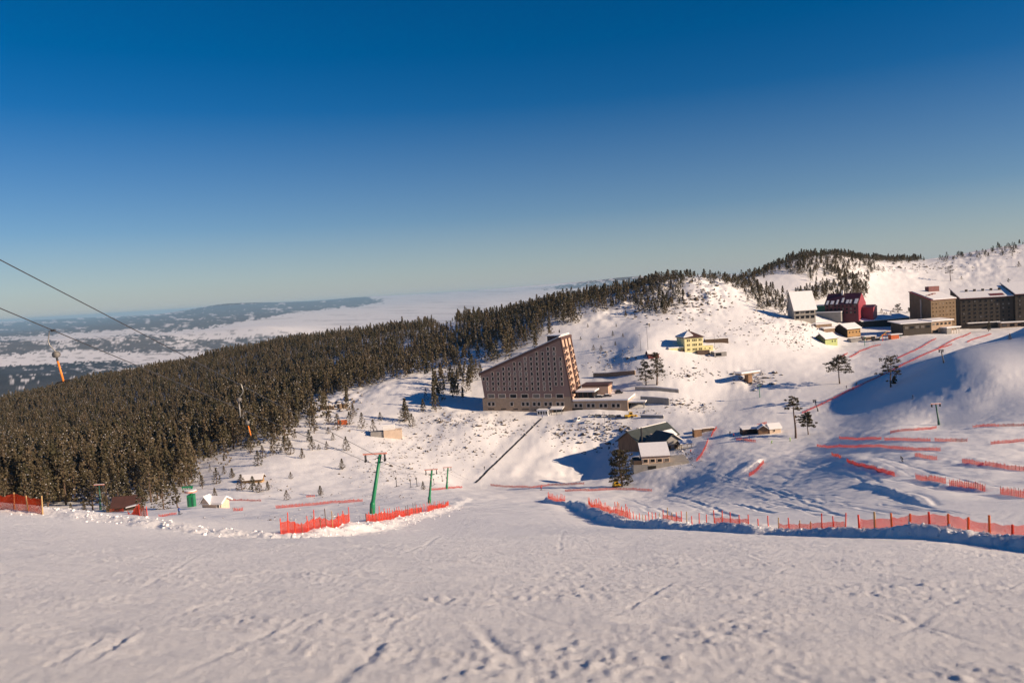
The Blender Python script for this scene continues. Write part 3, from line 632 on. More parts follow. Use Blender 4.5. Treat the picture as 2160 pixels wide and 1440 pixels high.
M_POSTO = simple('orange_post', (0.70, 0.16, 0.03), 0.6, 0.15, 4.0)
M_POSTW = simple('bamboo_post', (0.46, 0.30, 0.13), 0.75, 0.2, 4.0)
M_POSTD = simple('old_wooden_post', (0.15, 0.10, 0.07), 0.9, 0.25, 4.0)
M_MACHY = simple('yellow_machine_paint', (0.70, 0.42, 0.02), 0.45, 0.12, 2.0)
M_RUBBER = simple('black_rubber', (0.016, 0.016, 0.017), 0.8, 0.2, 3.0)
M_STONE = simple('stone_wall', (0.27, 0.19, 0.13), 0.9, 0.3, 0.9, bump=0.6, bscale=1.2)
M_ROCK = simple('grey_brown_rock', (0.105, 0.082, 0.062), 0.92, 0.35, 0.5, bump=0.6, bscale=1.0)
def net_material(name, col, hole=0.38):
    m, n, l, o = nmat(name)
    uv = nd(n, 'ShaderNodeUVMap'); mp = nd(n, 'ShaderNodeMapping'); mp.inputs['Rotation'].default_value = (0, 0, 0.5); mp.inputs['Scale'].default_value = (9, 9, 9); l.new(uv.outputs[0], mp.inputs[0])
    br = nd(n, 'ShaderNodeTexChecker', i_Scale=2.0); 
    w1 = nd(n, 'ShaderNodeTexWave', i_Scale=1.0, bands_direction='X'); w2 = nd(n, 'ShaderNodeTexWave', i_Scale=1.0, bands_direction='Y'); l.new(mp.outputs[0], w1.inputs[0]); l.new(mp.outputs[0], w2.inputs[0])
    mn = nd(n, 'ShaderNodeMath', operation='MINIMUM'); l.new(w1.outputs['Fac'], mn.inputs[0]); l.new(w2.outputs['Fac'], mn.inputs[1])
    lt = nd(n, 'ShaderNodeMath', operation='GREATER_THAN'); lt.inputs[1].default_value = hole; l.new(mn.outputs[0], lt.inputs[0])
    t = nd(n, 'ShaderNodeTexNoise', i_Scale=1.3, i_Detail=3.0); l.new(uv.outputs[0], t.inputs['Vector'])
    r = ramp(n, [(0.3, [c * 0.75 for c in col]), (0.75, [min(1, c * 1.15) for c in col])]); l.new(t.outputs['Fac'], r.inputs[0])
    d = nd(n, 'ShaderNodeBsdfDiffuse'); tr = nd(n, 'ShaderNodeBsdfTranslucent'); l.new(r.outputs[0], d.inputs[0]); l.new(r.outputs[0], tr.inputs[0])
    m1 = nd(n, 'ShaderNodeMixShader', i_0=0.45); l.new(d.outputs[0], m1.inputs[1]); l.new(tr.outputs[0], m1.inputs[2])
    tp = nd(n, 'ShaderNodeBsdfTransparent'); m2 = nd(n, 'ShaderNodeMixShader'); l.new(lt.outputs[0], m2.inputs[0]); l.new(m1.outputs[0], m2.inputs[1]); l.new(tp.outputs[0], m2.inputs[2]); l.new(m2.outputs[0], o.inputs[0])
    return m
M_NET = net_material('orange_red_safety_net', (0.60, 0.045, 0.016), 0.34)
M_NETS = net_material('dense_orange_safety_net', (0.70, 0.06, 0.02), 0.55)
M_NETD = net_material('red_safety_net', (0.50, 0.055, 0.026), 0.30)

# ------------------------------------------------------------------ windows and houses
_wcache = {}; _wr = random.Random(3)
M_CURTAIN = simple('curtained_glass', (0.13, 0.115, 0.10), 0.4, 0.4, 1.5)
def curtained(g):
    q = g.copy(); q.materials.clear(); q.materials.append(M_CURTAIN); return q
def window(parent, x, y, z, w, h, face='F', frame=M_FRAME, fw=0.18, tilt=None, name='window'):
    """window = frame ring (part) > pane (sub-part), centre of its sill line at (x, y, z) on the wall"""
    key = (round(w, 2), round(h, 2), frame.name, fw)
    if key not in _wcache:
        m = MB(); a, b = w / 2, h
        m.box(-a - fw, -a, -0.10, 0.05, -fw, b + fw).box(a, a + fw, -0.10, 0.05, -fw, b + fw).box(-a, a, -0.10, 0.05, b, b + fw).box(-a, a, -0.16, 0.05, -fw, 0)
        g = MB(); g.box(-a, a, -0.03, 0.045, 0, b)
        _wcache[key] = (m.mesh('window_frame', frame), g.mesh('window_pane', M_GLASS))
    f, g = _wcache[key]; o = link(name, f, parent); o.location = (x, y, z)
    o.rotation_euler = tilt if tilt else (0, 0, {'F': 0, 'R': math.pi / 2, 'L': -math.pi / 2}[face])
    if _wr.random() < .22: g = _wcache.setdefault(key + ('c',), None) or _wcache.__setitem__(key + ('c',), curtained(g)) or _wcache[key + ('c',)]
    link('pane', g, o); return o
def frame_at(px, py, rz, label, name, cat, group=None, dmin=5.0, sink=0.0):
    p = ghit(px, py, dmin); return thing(name, label, cat, (p.x, p.y, p.z - sink), rz, group)
def gable(t, w, d, hw, rise, wall, roof, axis='x', over=0.5, snow=True, th=0.3, deep=3.0, patch=None, front=None, sth=0.35):
    """walls with a gable roof; axis = direction of the ridge"""
    m = MB()
    if axis == 'x': m.prismx([(0, -deep), (d, -deep), (d, hw), (d / 2, hw + rise), (0, hw)], 0, w)
    else: m.prism([(0, -deep), (w, -deep), (w, hw), (w / 2, hw + rise), (0, hw)], 0, d)
    m.build('wall', wall, t)
    def slab(off, thk, inset):
        r = MB(); o_ = over - inset; L = d if axis == 'x' else w; sl = rise / (L / 2)
        pol = [(-o_, hw - o_ * sl + off), (L / 2, hw + rise + off), (L + o_, hw - o_ * sl + off), (L + o_, hw - o_ * sl + off + thk), (L / 2, hw + rise + off + thk), (-o_, hw - o_ * sl + off + thk)]
        return r.prismx(pol, -o_, w + o_) if axis == 'x' else r.prism(pol, -o_, d + o_)
    rf = slab(0.02, th, 0).build('roof', roof, t)
    if snow: slab(0.03 + th, sth, 0.12).build('snow_cover', M_SNOW, rf)
    return rf
def mono(t, x0, x1, y0, y1, zf, zb, roof=M_DKBROWN, th=0.3, over=0.4, snow=0.35, name='roof'):
    """single-pitch roof, front edge at zf and back edge at zb"""
    pol = lambda o_, a, b: [(y0 - o_, zf + a), (y1 + o_, zb + a), (y1 + o_, zb + b), (y0 - o_, zf + b)]
    rf = MB().prismx(pol(over, 0.02, th), x0 - over, x1 + over).build(name, roof, t)
    if snow: MB().prismx(pol(over - 0.1, th + 0.01, th + snow), x0 - over + .1, x1 + over - .1).build('snow_cover', M_SNOW, rf)
    return rf

# ------------------------------------------------------------------ the slanted hotel
P1 = hit(1018, 866); P3 = hit(1325, 876); HA = math.radians(-18.5)
HEX = Vector((math.cos(HA), math.sin(HA), 0)); HEY = Vector((-math.sin(HA), math.cos(HA), 0)); HZ = P1.z - 0.6
hotel = thing('hotel', 'tall plum-brown hotel with a steeply slanted roof and rows of small windows', 'hotel', (P1.x, P1.y, HZ), HA)
def lp(px, py, off=0.0):
    r = ray(px, py); o = P1 + HEY * off; s = o.dot(HEY) / r.dot(HEY); q = r * s - Vector((P1.x, P1.y, HZ)); return q.dot(HEX), q.z
def zp(zx, zy): return lp(980 + zx * 480 / 2160, 680 + zy * 480 / 2160)
BL, BR, TR, TL = zp(190, 718), zp(1012, 738), zp(903, 165), zp(152, 500)
HW = 24.0; zb = BL[1]; xm = BR[0]; xe = lp(1325, 876)[0]
MB().box(0.3, xm, 0.15, HW, -6, zb).build('base_wall', M_TAN, hotel)
MB().prism([(BL[0], zb + 0.01), (BR[0], zb + 0.01), TR, TL], 0, HW - 0.3).build('facade_wall', M_FACADE, hotel)
# roof edge
ux, uz = TR[0] - TL[0], TR[1] - TL[1]; ul = math.hypot(ux, uz); nx, nz = -uz / ul, ux / ul
roof = MB().prism([(TL[0] - .8, TL[1] - .3), (TR[0] + .1, TR[1] + 0.05), (TR[0] + nx * 1.5 + .2, TR[1] + nz * 1.5), (TL[0] + nx * 1.5 - .6, TL[1] + nz * 1.5 - .3)], -0.6, HW + 0.3).build('roof', M_DKBROWN, hotel)
MB().prism([(TL[0] + nx * 1.52, TL[1] + nz * 1.52 - .2), (TR[0] + nx * 1.52, TR[1] + nz * 1.52), (TR[0] + nx * 1.95, TR[1] + nz * 1.95), (TL[0] + nx * 1.95, TL[1] + nz * 1.95 - .2)], 0.6, HW).build('snow_cover', M_SNOW, roof)
ph = MB().box(TR[0] - 8.5, TR[0] - 1.0, 5.0, HW - 0.5, TR[1] - 6, TR[1] + 2.0).build('penthouse', M_DKBROWN, hotel)
MB().box(TR[0] - 8.9, TR[0] - 0.6, 4.6, HW - 0.2, TR[1] + 2.02, TR[1] + 2.5).build('snow_cover', M_SNOW, ph)
# slanted end wall: ribs, panels, balconies and windows, in coordinates (depth, run up the slope)
ex_, ez_ = TR[0] - BR[0], TR[1] - BR[1]; el = math.hypot(ex_, ez_); ex_, ez_ = ex_ / el, ez_ / el; onx, onz = ez_, -ex_
def endbox(y0, y1, s0, s1, o0, o1):
    m = MB(); pts_ = []
    for s, o_ in ((s0, o0), (s0, o1), (s1, o1), (s1, o0)): pts_.append((BR[0] + ex_ * s + onx * o_, BR[1] + ez_ * s + onz * o_))
    return m.prism(pts_, y0, y1)
endbox(0.4, HW - 0.7, -0.5, el - 0.4, 0.03, 0.22).build('end_wall', M_ENDTAN, hotel)
for y in (0.0, 7.0, 14.2, 21.8): endbox(y, y + 1.5, -1.0, el + 0.9, 0.05, 0.75).build('rib', M_DKBROWN, hotel)
endbox(-0.5, HW - 0.2, el - 0.2, el + 1.2, 0.1, 0.9).build('parapet', M_DKBROWN, hotel)
_endwin = MB().prism([(0, -0.6), (0.35, -0.6), (0.35, 0.6), (0, 0.6)], -0.55, 0.55).mesh('end_window', M_GLASS)
_balc = MB().box(0, 1.0, -2.0, 2.0, -0.15, 0.9).mesh('balcony', M_ENDTAN)
_bwin = MB().box(-0.3, 0.36, -1.5, 1.5, -0.8, 0.9).mesh('end_window', M_GLASS)
for k in range(9):
    s = el - 5.2 - k * 3.55
    if s < 2: break
    for y, kind in ((4.3, 'b'), (11.2, 'w'), (18.6, 'b')):
        b = (BR[0] + ex_ * s + onx * 0.05, y, BR[1] + ez_ * s + onz * 0.05)
        w_ = link('window', _endwin if kind == 'w' else _bwin, hotel); w_.location = b
        if kind == 'b': q = link('balcony', _balc, hotel); q.location = (b[0] + onx * .2 - ex_ * 1.4, y, b[2] - ez_ * 1.6)
# windows of the facade, read off the photograph row by row
ROWS = {250: (790, 847), 297: (683, 738, 792, 849), 345: (573, 630, 685, 740, 796, 852, 910), 393: (470, 524, 576, 632, 686, 743, 799, 855, 912), 440: (367, 420, 474, 526, 579, 634, 690, 745, 802, 858, 916), 488: (263, 318, 370, 423, 477, 530, 584, 638, 693, 750, 806, 862, 920),
        535: (181, 216, 268, 320, 372, 426, 480, 533, 586, 640, 697, 752, 808, 865, 922), 582: (218, 270, 322, 375, 428, 483, 535, 590, 643, 699, 755, 812, 867, 925), 629: (220, 272, 325, 377, 430, 485, 537, 592, 646, 701, 758, 816)}
for zy, xs in ROWS.items():
    for zx in xs:
        x, z = zp(zx, zy); window(hotel, x, -0.02, z - 0.85, 1.2, 1.7, fw=0.2)
for k in range(15):                             # pale strips that tie each column of windows together
    col = [(zy, min(xs, key=lambda q: abs(q - (197 + 50.5 * k + .16 * (zy - 535))))) for zy, xs in ROWS.items() if min(abs(q - (197 + 50.5 * k + .16 * (zy - 535))) for q in xs) < 22]
    if len(col) < 3: continue
    a, b = zp(col[0][1], col[0][0]), zp(col[-1][1], col[-1][0])
    for s_ in (-.74, .74): MB().prism([(b[0] + s_ - .07, b[1] - 1.0), (b[0] + s_ + .07, b[1] - 1.0), (a[0] + s_ + .07, a[1] + 1.0), (a[0] + s_ - .07, a[1] + 1.0)], -.04, .0).build('window_strip', M_STRIP, hotel)
for zx in (253, 355, 462, 570, 680, 790, 903):
    x, z = zp(zx, 698); window(hotel, x, -0.02, z - 0.95, 3.7, 1.9, fw=0.3)
for zx in (235, 272, 447, 556, 597, 662, 706, 770, 815, 885, 928):
    x, z = zp(zx, 774); window(hotel, x, 0.13, z - 0.95, 1.55, 1.9, fw=0.3)
# low wing to the right
wing_top = lp(1265, 845)[1]; WD = 30.0
MB().box(xm + 0.02, xe, 0.4, WD, -6, wing_top).build('wing_wall', M_TAN, hotel)
MB().box(xm + 0.2, xe + 0.4, 0.0, WD + .4, wing_top + 0.02, wing_top + 0.75).build('wing_roof_snow', M_SNOW, hotel)
for zx in (1057, 1101, 1175, 1219, 1294, 1337, 1412, 1458):
    x, z = zp(zx, 789); window(hotel, x, 0.38, z - 0.95, 1.6, 1.9, fw=0.3)
for zx, zy, w in ((252, 820, 3.8), (370, 821, 3.2), (485, 823, 2.6), (577, 824, 4.2), (685, 826, 3.0), (1200, 836, 4.4), (1325, 838, 4.4), (1437, 840, 4.4)):
    x, z = zp(zx, zy); MB().box(x - w / 2, x + w / 2, 0.02 if zx < 1000 else 0.3, 0.35 if zx < 1000 else 0.45, z - .22, z + .22).build('basement_vent', M_GLASS, hotel)
x, z = zp(1076, 852); MB().box(x - 3.2, x + 2.6, 0.3, 0.5, -1.5, z + 2.2).build('garage_door', M_BLACK, hotel)
window(hotel, xe + 0.02, 5.0, 2.4, 1.6, 1.9, 'R', fw=0.3)
MB().box(xe + 0.02, xe + 9, 2.0, 15.0, 3.6, 3.95).build('side_canopy', M_CONC, hotel); MB().box(xe + 0.02, xe + 9.2, 1.8, 15.2, 3.97, 4.5).build('canopy_snow', M_SNOW, hotel)
for y in (2.6, 14.2): MB().box(xe + 8.0, xe + 8.5, y, y + .5, -4, 3.6).build('canopy_post', M_CONC, hotel)
MB().box(xe + .03, xe + 0.2, 2.6, 14, -2, 3.5).build('loading_bay', M_BLACK, hotel)
# rear block beside the end wall, with its porch
MB().box(xm + 2, xm + 17, HW - 6, HW + 6, wing_top, wing_top + 5.5).build('rear_wall', M_ENDTAN, hotel); MB().box(xm + 1.7, xm + 17.3, HW - 6.3, HW + 6.3, wing_top + 5.52, wing_top + 6.6).build('rear_roof', M_DKBROWN, hotel)
MB().box(xm + 1.2, xm + 12, 6.0, HW - 6.5, wing_top + 4.0, wing_top + 4.8).build('porch_snow', M_SNOW, hotel); MB().box(xm + 1.5, xm + 11, 7.0, HW - 7, wing_top + .7, wing_top + 3.9).build('porch_glazing', M_GLASS, hotel)
for k in range(4): MB().box(xm + 2.0 + k * 2.8, xm + 2.4 + k * 2.8, 6.7, 6.98, wing_top + .7, wing_top + 3.95).build('porch_post', M_DKBROWN, hotel)
# white entrance booth and canopy at the foot of the facade
bx, bz = zp(766, 868); gz = ground(*(P1 + HEX * bx - HEY * 4)[:2]) - HZ
booth = thing('entrance_booth', 'small white glazed entrance booth at the foot of the slanted hotel', 'booth', P1 + HEX * (bx - 3.2) - HEY * 5 + Vector((0, 0, gz + HZ - P1.z - .2)), HA)
MB().box(0, 6.2, 0, 4.6, -1, 2.9).build('wall', M_WHITEP, booth); MB().box(-.2, 6.4, -.2, 4.7, 2.92, 3.3).build('snow_cover', M_SNOW, booth)
for k in range(4): window(booth, 0.95 + 1.45 * k, -0.01, 0.7, 0.95, 1.7, frame=M_WHITEP, fw=0.1)
cx, cz = zp(893, 820); cy0 = P1 + HEX * (cx - 3.4) - HEY * 4.2
can = thing('entrance_canopy', 'snow-topped entrance canopy on posts beside the white booth', 'canopy', (cy0.x, cy0.y, ground(cy0.x, cy0.y)), HA)
MB().prismx([(0, 3.0), (4.3, 3.8), (4.3, 4.0), (0, 3.2)], -.3, 6.6).build('roof', M_CONC, can); MB().prismx([(-.1, 3.22), (4.3, 4.02), (4.3, 4.4), (-.1, 3.6)], -.4, 6.7).build('snow_cover', M_SNOW, can)
for x in (0.1, 3.1, 6.0): MB().box(x, x + .25, .2, .45, -1, 3.05).build('post', M_CONC, can)
MB().box(.4, 6.0, 4.0, 4.15, 0, 2.9).build('doorway', M_GLASS, can)

# ------------------------------------------------------------------ other buildings
def hpx(npx, D): return npx * D / F_PX
# yellow house
t = frame_at(1445, 742, math.radians(8), 'yellow three-storey house with a hipped snowy roof', 'yellow_house', 'house', sink=0.3)
D = t.location.y; w = hpx(41, D); h = hpx(30, D)
MB().box(0, w, 0, 14, -4, h).build('wall', M_YELLOW, t)
def hip(t, w, d, h, rise, o=0.8, name='roof', mat=M_DKBROWN, off=0.0, mt=None):
    m = MB(); z = h + off; m.v = [(-o, -o, z), (w + o, -o, z), (w + o, d + o, z), (-o, d + o, z), (w * .42, d * .5, z + rise), (w * .58, d * .5, z + rise), (-o, -o, z + .3), (w + o, -o, z + .3), (w + o, d + o, z + .3), (-o, d + o, z + .3)]
    m.f = [(3, 2, 1, 0), (0, 1, 7, 6), (1, 2, 8, 7), (2, 3, 9, 8), (3, 0, 6, 9), (6, 7, 5, 4), (7, 8, 5), (8, 9, 4, 5), (9, 6, 4)]; return m.build(name, mat, mt or t)
rf = hip(t, w, 14, h, 3.6)
m = MB(); m.v = [(-.7, -.7, h + .5), (w * .42, 7, h + 3.9), (-.7, 14.6, h + .5), (-.7, -.7, h + .9), (w * .42, 7, h + 4.3), (-.7, 14.6, h + .9), (w * .5, 0.8, h + 1.2), (w * .5, 0.8, h + 1.6)]
m.f = [(0, 1, 2), (5, 4, 3), (0, 3, 4, 1), (1, 4, 5, 2), (2, 5, 3, 0), (3, 4, 7), (0, 6, 1), (3, 7, 6, 0), (7, 4, 1, 6)]; m.build('snow_cover', M_SNOW, rf)
MB().box(w * .45, w * .5, 6, 7, h + 2, h + 5.0).build('chimney', M_DKBROWN, rf)
for r in range(3):
    for f_ in (0.17, 0.26, 0.45, 0.54, 0.63, 0.80, 0.89): window(t, w * f_, -0.02, 1.0 + r * h * 0.32, 0.62, 1.25, frame=M_YELLOW, fw=0.1)
MB().box(-9.5, -0.02, 2, 11, -4, 3.0).build('annex_wall', M_YELLOW, t); MB().box(-9.8, -0.05, 1.7, 11.3, 3.02, 3.6).build('annex_snow', M_SNOW, t)
for x in (-7.5, -3.5): window(t, x, 1.98, 1.0, 0.7, 0.9, frame=M_YELLOW, fw=.1)
MB().box(w + .02, w + 7.5, 3, 11, -4, 3.2).build('annex_wall', M_YELLOW, t); MB().box(w + .05, w + 7.9, 2.6, 11.3, 3.22, 4.0).build('annex_snow', M_SNOW, t); window(t, w + 2.3, 2.98, 1.0, 0.7, 0.8, frame=M_YELLOW, fw=.1); window(t, w + 5.4, 2.98, 1.0, 0.7, 0.8, frame=M_YELLOW, fw=.1)
MB().box(-2.6, -0.4, 0.6, 2.0, -2, 1.7).build('porch', M_DKWOOD, t); MB().box(w * .6, w + 3, -2.4, -0.05, -2, 0.7).build('terrace_wall', M_DKWOOD, t)
# small reddish hut behind the pines, gatehouse, sheds
t = frame_at(1368, 758, 0.1, 'little red-brown hut half hidden behind the two pines', 'hut', 'hut'); gable(t, 6.5, 5, 3.0, 1.6, M_REDROOF, M_DKBROWN)
t = frame_at(1507, 752, 0.15, 'grey flat-topped cabin with a glazed front below the yellow house', 'cabin', 'cabin'); MB().box(0, 8, 0, 5, -2, 2.8).build('wall', M_GREYWALL, t); MB().box(-.2, 8.2, -.2, 5.2, 2.82, 3.3).build('snow_cover', M_SNOW, t); MB().box(1, 4.6, -.06, -.01, .5, 2.2).build('window', M_GLASS, t)
t = frame_at(1488, 722, 0.05, 'long low snow-covered stand of stacked bars behind the yellow house', 'low_shed', 'shed'); MB().box(0, 15, 0, 3, -2, 2.0).build('wall', M_DKWOOD, t); MB().box(-.2, 15.2, -.3, 3.2, 2.02, 2.5).build('snow_cover', M_SNOW, t)
# white-roofed building
t = frame_at(1676, 675, math.radians(4), 'grey two-storey building with a steep snow-white roof beside the maroon one', 'chalet', 'building', sink=.3)
D = t.location.y; w = hpx(46, D); hw = hpx(21, D); rise = hpx(36, D)
m = MB().prismx([(0, -4), (12, -4), (12, hw), (7.5, hw + rise), (6.5, hw + rise), (0, hw)], 0, w); m.build('wall', M_CONC, t)
rf = MB().prismx([(-1.2, hw - 1.0), (6.6, hw + rise + .1), (13, hw - .6), (13, hw - .2), (6.8, hw + rise + .6), (-1.2, hw - .5)], -.8, w + .8).build('roof', M_GREYWALL, t)
MB().prismx([(-1.3, hw - .5), (6.8, hw + rise + .62), (6.8, hw + rise + 1.1), (-1.3, hw + .1)], -.9, w + .9).build('snow_cover', M_SNOW, rf)
for r in range(2):
    for k in range(4): window(t, w * (0.14 + 0.24 * k), -0.02, 0.9 + r * hw * .5, w * .17, hw * .27, frame=M_CONC, fw=.12)
MB().box(-.5, w + .5, -1.0, -.03, hw * .46, hw * .5).build('balcony', M_CONC, t)
# maroon building and green annex; gable and rear wing coloured brighter for sunlight
t = frame_at(1741, 667, math.radians(-38), 'long maroon building with a sunlit gable end and dark patchy roof', 'maroon_building', 'building', sink=.3)
D = t.location.y; L = hpx(66, D); hw = hpx(25, D); dp = 22.0; rise = hpx(20, D)
MB().prismx([(0, -5), (dp, -5), (dp, hw), (dp * .5, hw + rise), (0, hw)], 0, L).build('wall', M_MAROON, t)
MB().prismx([(-.05, -5), (dp + .05, -5), (dp + .05, hw), (dp * .5, hw + rise + .1), (-.05, hw)], L + .01, L + .35).build('gable_wall', M_MAROON_LIT, t)
rf = MB().prismx([(-.8, hw - .8), (dp * .5, hw + rise + .15), (dp + .8, hw - .8), (dp + .8, hw - .4), (dp * .5, hw + rise + .6), (-.8, hw - .4)], -.5, L + .2).build('roof', M_MROOF, t)
for k in range(7):
    a = random.uniform(.04, .2); b = a + random.uniform(.2, .45); x0 = L * (k + random.uniform(.05, .4)) / 7; sl = (rise + .95) / (dp * .5 + .8)
    yy = lambda q: -.8 + q * (dp * .5 + .8); zz = lambda q: hw - .4 + q * (rise + 1.0)
    MB().prismx([(yy(a), zz(a) + .01), (yy(b), zz(b) + .01), (yy(b), zz(b) + .22), (yy(a), zz(a) + .25)], x0, x0 + L * random.uniform(.05, .1)).build('snow_patch', M_SNOW, rf)
MB().box(L * .42, L * .47, dp * .42, dp * .5, hw + rise - 1, hw + rise + 3).build('chimney', M_WHITEP, rf)
for r in range(3):
    for k in range(8): window(t, L * (k + .6) / 8.4, -0.02, 2.0 + r * hw * .29, 1.5, 1.6, frame=M_MAROON, fw=.12)
MB().box(L + .4, L + 9, 9, dp - 1, -5, hw * .62).build('rear_wing', M_MAROON_LIT, t); MB().prismx([(8.6, hw * .62), (dp - .6, hw * .62), (dp * .5 + 4, hw * .82)], L + .4, L + 9.4).build('rear_roof', M_MROOF, t)
MB().box(-8.5, -0.02, 2, 12, -5, hw * .92).build('green_annex', M_GREENW, t); MB().box(-8.6, -.05, 1.9, 12.1, hw * .92 + .02, hw * .92 + .5).build('annex_snow', M_SNOW, t)
MB().box(-8, 14, -7, -2, -4, 3.6).build('glazed_porch', M_GREYWALL, t); MB().box(-8.2, 14.2, -7.2, -1.8, 3.62, 4.1).build('porch_snow', M_SNOW, t)
# ochre house, green hut, shelters in front of it
t = frame_at(1787, 712, math.radians(24), 'brown house with an ochre timber side and a flat snowy roof', 'ochre_house', 'house', sink=.5)
D = t.location.y; hw = hpx(21, D); w = 13.5
MB().box(0, w, 0, 12, -4, hw).build('wall', M_HDARK, t); MB().box(w * .0 + .5, w + .06, -.06, -.01, 1.0, hw - .3).build('timber_cladding', M_OCHRE, t)
gable(t, w, 12, hw - .4, 3.2, M_HDARK, M_DKBROWN, deep=0, over=1.0, sth=.5)
for k in range(4): window(t, 2.5 + 3.4 * k, -0.09, hw * .5, .9, 1.2, frame=M_OCHRE, fw=.1)
t = frame_at(1741, 727, math.radians(28), 'small green hut with a snowy gable roof and two little windows', 'green_hut', 'hut', sink=.4)
gable(t, 12.5, 9.0, 4.2, 3.2, M_PALEGREEN, M_DKBROWN, over=.7, sth=.5)
MB().prismx([(-.02, -.5), (9.02, -.5), (9.02, 4.2), (4.5, 7.35), (-.02, 4.2)], -.06, -.01).build('gable_shade', M_PALEGREEN_SHADE, t)  # thin sheet that paints the left gable as if in shade
for x in (7.2, 10.0): window(t, x, -0.02, 1.5, .9, 1.2, frame=M_PALEGREEN, fw=.12)
t = frame_at(1796, 722, math.radians(10), 'arched grey tunnel shelter between the green hut and the ochre house', 'tunnel_shelter', 'shelter')
MB().prismx([(3.2 * math.cos(a) + 3.2, 3.4 * math.sin(a) - .5) for a in [math.pi * k / 10 for k in range(11)]], 0, 9).build('cover', M_GREYWALL, t)
t = frame_at(1824, 719, math.radians(8), 'pale open stall with snow on top next to the tunnel shelter', 'stall', 'stall')
MB().box(0, 9, 0, 5, -1, 3.0).build('wall', M_CREAM, t); MB().box(-.3, 9.3, -.4, 5.3, 3.02, 3.6).build('snow_cover', M_SNOW, t); MB().box(1, 8, -.06, -.01, .8, 2.3).build('opening', M_DKWOOD, t)
t = frame_at(1880, 716, math.radians(5), 'orange kiosk with a snowy roof in front of the big hotel', 'kiosk', 'kiosk')
MB().box(0, 6, 0, 4, -1, 3.2).build('wall', M_ORANGEW, t); MB().box(-.3, 8.5, -.4, 4.3, 3.22, 3.8).build('snow_cover', M_SNOW, t); MB().box(7.4, 7.7, .2, .5, -1, 3.2).build('post', M_GREENW, t)
t = frame_at(1818, 690, math.radians(16), 'long low shaded roof stretching between the maroon building and the big hotel', 'long_shed', 'shed')
MB().box(0, 46, 0, 11, -6, 4.4).build('wall', M_HDARK, t); MB().prismx([(-.5, 4.42), (11.5, 7.4), (11.5, 7.9), (-.5, 4.95)], -.5, 46.5).build('snow_cover', M_SNOW, t)
for (px, py, wd, lb) in ((1722, 690, 13, 'low dark shed half buried in snow below the white-roofed building'), (1738, 700, 9, 'snow-capped dark lean-to above the parked cars')):
    t = frame_at(px, py, .2, lb, 'lean_to', 'shed'); MB().box(0, wd, 0, 4, -3, 2.0).build('wall', M_STONE, t); MB().prismx([(-.3, 2.02), (4.4, 2.6), (4.4, 3.2), (-.3, 2.7)], -.3, wd + .3).build('snow_cover', M_SNOW, t)
# the big hotel at the right edge
C0 = at(1965, 694, 612); TZ = ground(C0.x, C0.y) - .5; ta = math.radians(15)
t = thing('hotel_tower', 'square brown hotel tower with a sloping snowy roof at the right', 'hotel', (C0.x, C0.y, TZ), ta)
zr = (at(1965, 634, 612).z - TZ); w = 23.0; dp = 22.0
MB().prismx([(0, -6), (dp, -6), (dp, zr + 6.5), (0, zr)], 0, w).build('wall', M_HBROWN, t)
rf = MB().prismx([(-.5, zr + .05), (dp + .5, zr + 6.8), (dp + .5, zr + 7.2), (-.5, zr + .5)], -.5, w + .5).build('roof', M_REDROOF, t)
MB().prismx([(-.5, zr + .52), (dp - 1, zr + 6.8), (dp - 1, zr + 7.3), (-.5, zr + 1.0)], 1.8, w + .4).build('snow_cover', M_SNOW, rf)
MB().box(w - 9, w + 1, dp - 5, dp - 1, zr + 5, zr + 10.2).build('lift_house', M_REDROOF, rf)
for k in range(3): MB().box(4 + 4 * k, 7 + 4 * k, 8 + 1.5 * k, 9.2 + 1.5 * k, zr + 2.7 + .45 * k, zr + 4.1 + .5 * k).build('roof_vent', M_REDROOF, rf)
for r in range(6):
    for k in range(7): window(t, 1.8 + k * 3.2, -0.02, zr - 3.3 - r * 2.95, 1.05, 1.15, frame=M_OCHRE, fw=.13)
MB().box(-.8, -.02, 9, 10.2, -4, zr + 1).build('flue', M_GALV, t)
C1 = at(2027, 694, 622); za = ground(C1.x, C1.y) - .5
t = thing('hotel_wing', 'long dark brown hotel wing with a snowy roof at the right edge', 'hotel', (C1.x, C1.y, za), math.radians(-9))
zr = at(2030, 630, 622).z - za
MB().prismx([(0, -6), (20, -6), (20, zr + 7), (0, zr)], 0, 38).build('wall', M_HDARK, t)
rf = MB().prismx([(-.8, zr - .26), (20.8, zr + 7.3), (20.8, zr + 7.7), (-.8, zr + .14)], -.5, 38.2).build('roof', M_REDROOF, t); MB().prismx([(-.7, zr + .18), (20.4, zr + 7.6), (20.4, zr + 8.1), (-.7, zr + .7)], -.4, 38).build('snow_cover', M_SNOW, rf)
MB().prismx([(.5, zr + 1.05), (4.5, zr + 2.45), (4.5, zr + 2.75), (.5, zr + 1.35)], 22, 32).build('bare_roof_patch', M_REDROOF, rf)
for k in range(5): MB().box(8 + 6 * k, 9.6 + 6 * k, 11, 12.4, zr + 4.2, zr + 6.6).build('dormer', M_HDARK, rf)
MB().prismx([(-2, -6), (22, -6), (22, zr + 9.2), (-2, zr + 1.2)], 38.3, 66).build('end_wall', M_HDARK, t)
rf = MB().prismx([(-2.8, zr + .97), (22.8, zr + 9.5), (22.8, zr + 9.9), (-2.8, zr + 1.37)], 37.8, 66.5).build('end_roof', M_REDROOF, t); MB().prismx([(-2.7, zr + 1.42), (22.4, zr + 9.8), (22.4, zr + 10.4), (-2.7, zr + 2.0)], 37.9, 66.4).build('snow_cover', M_SNOW, rf)
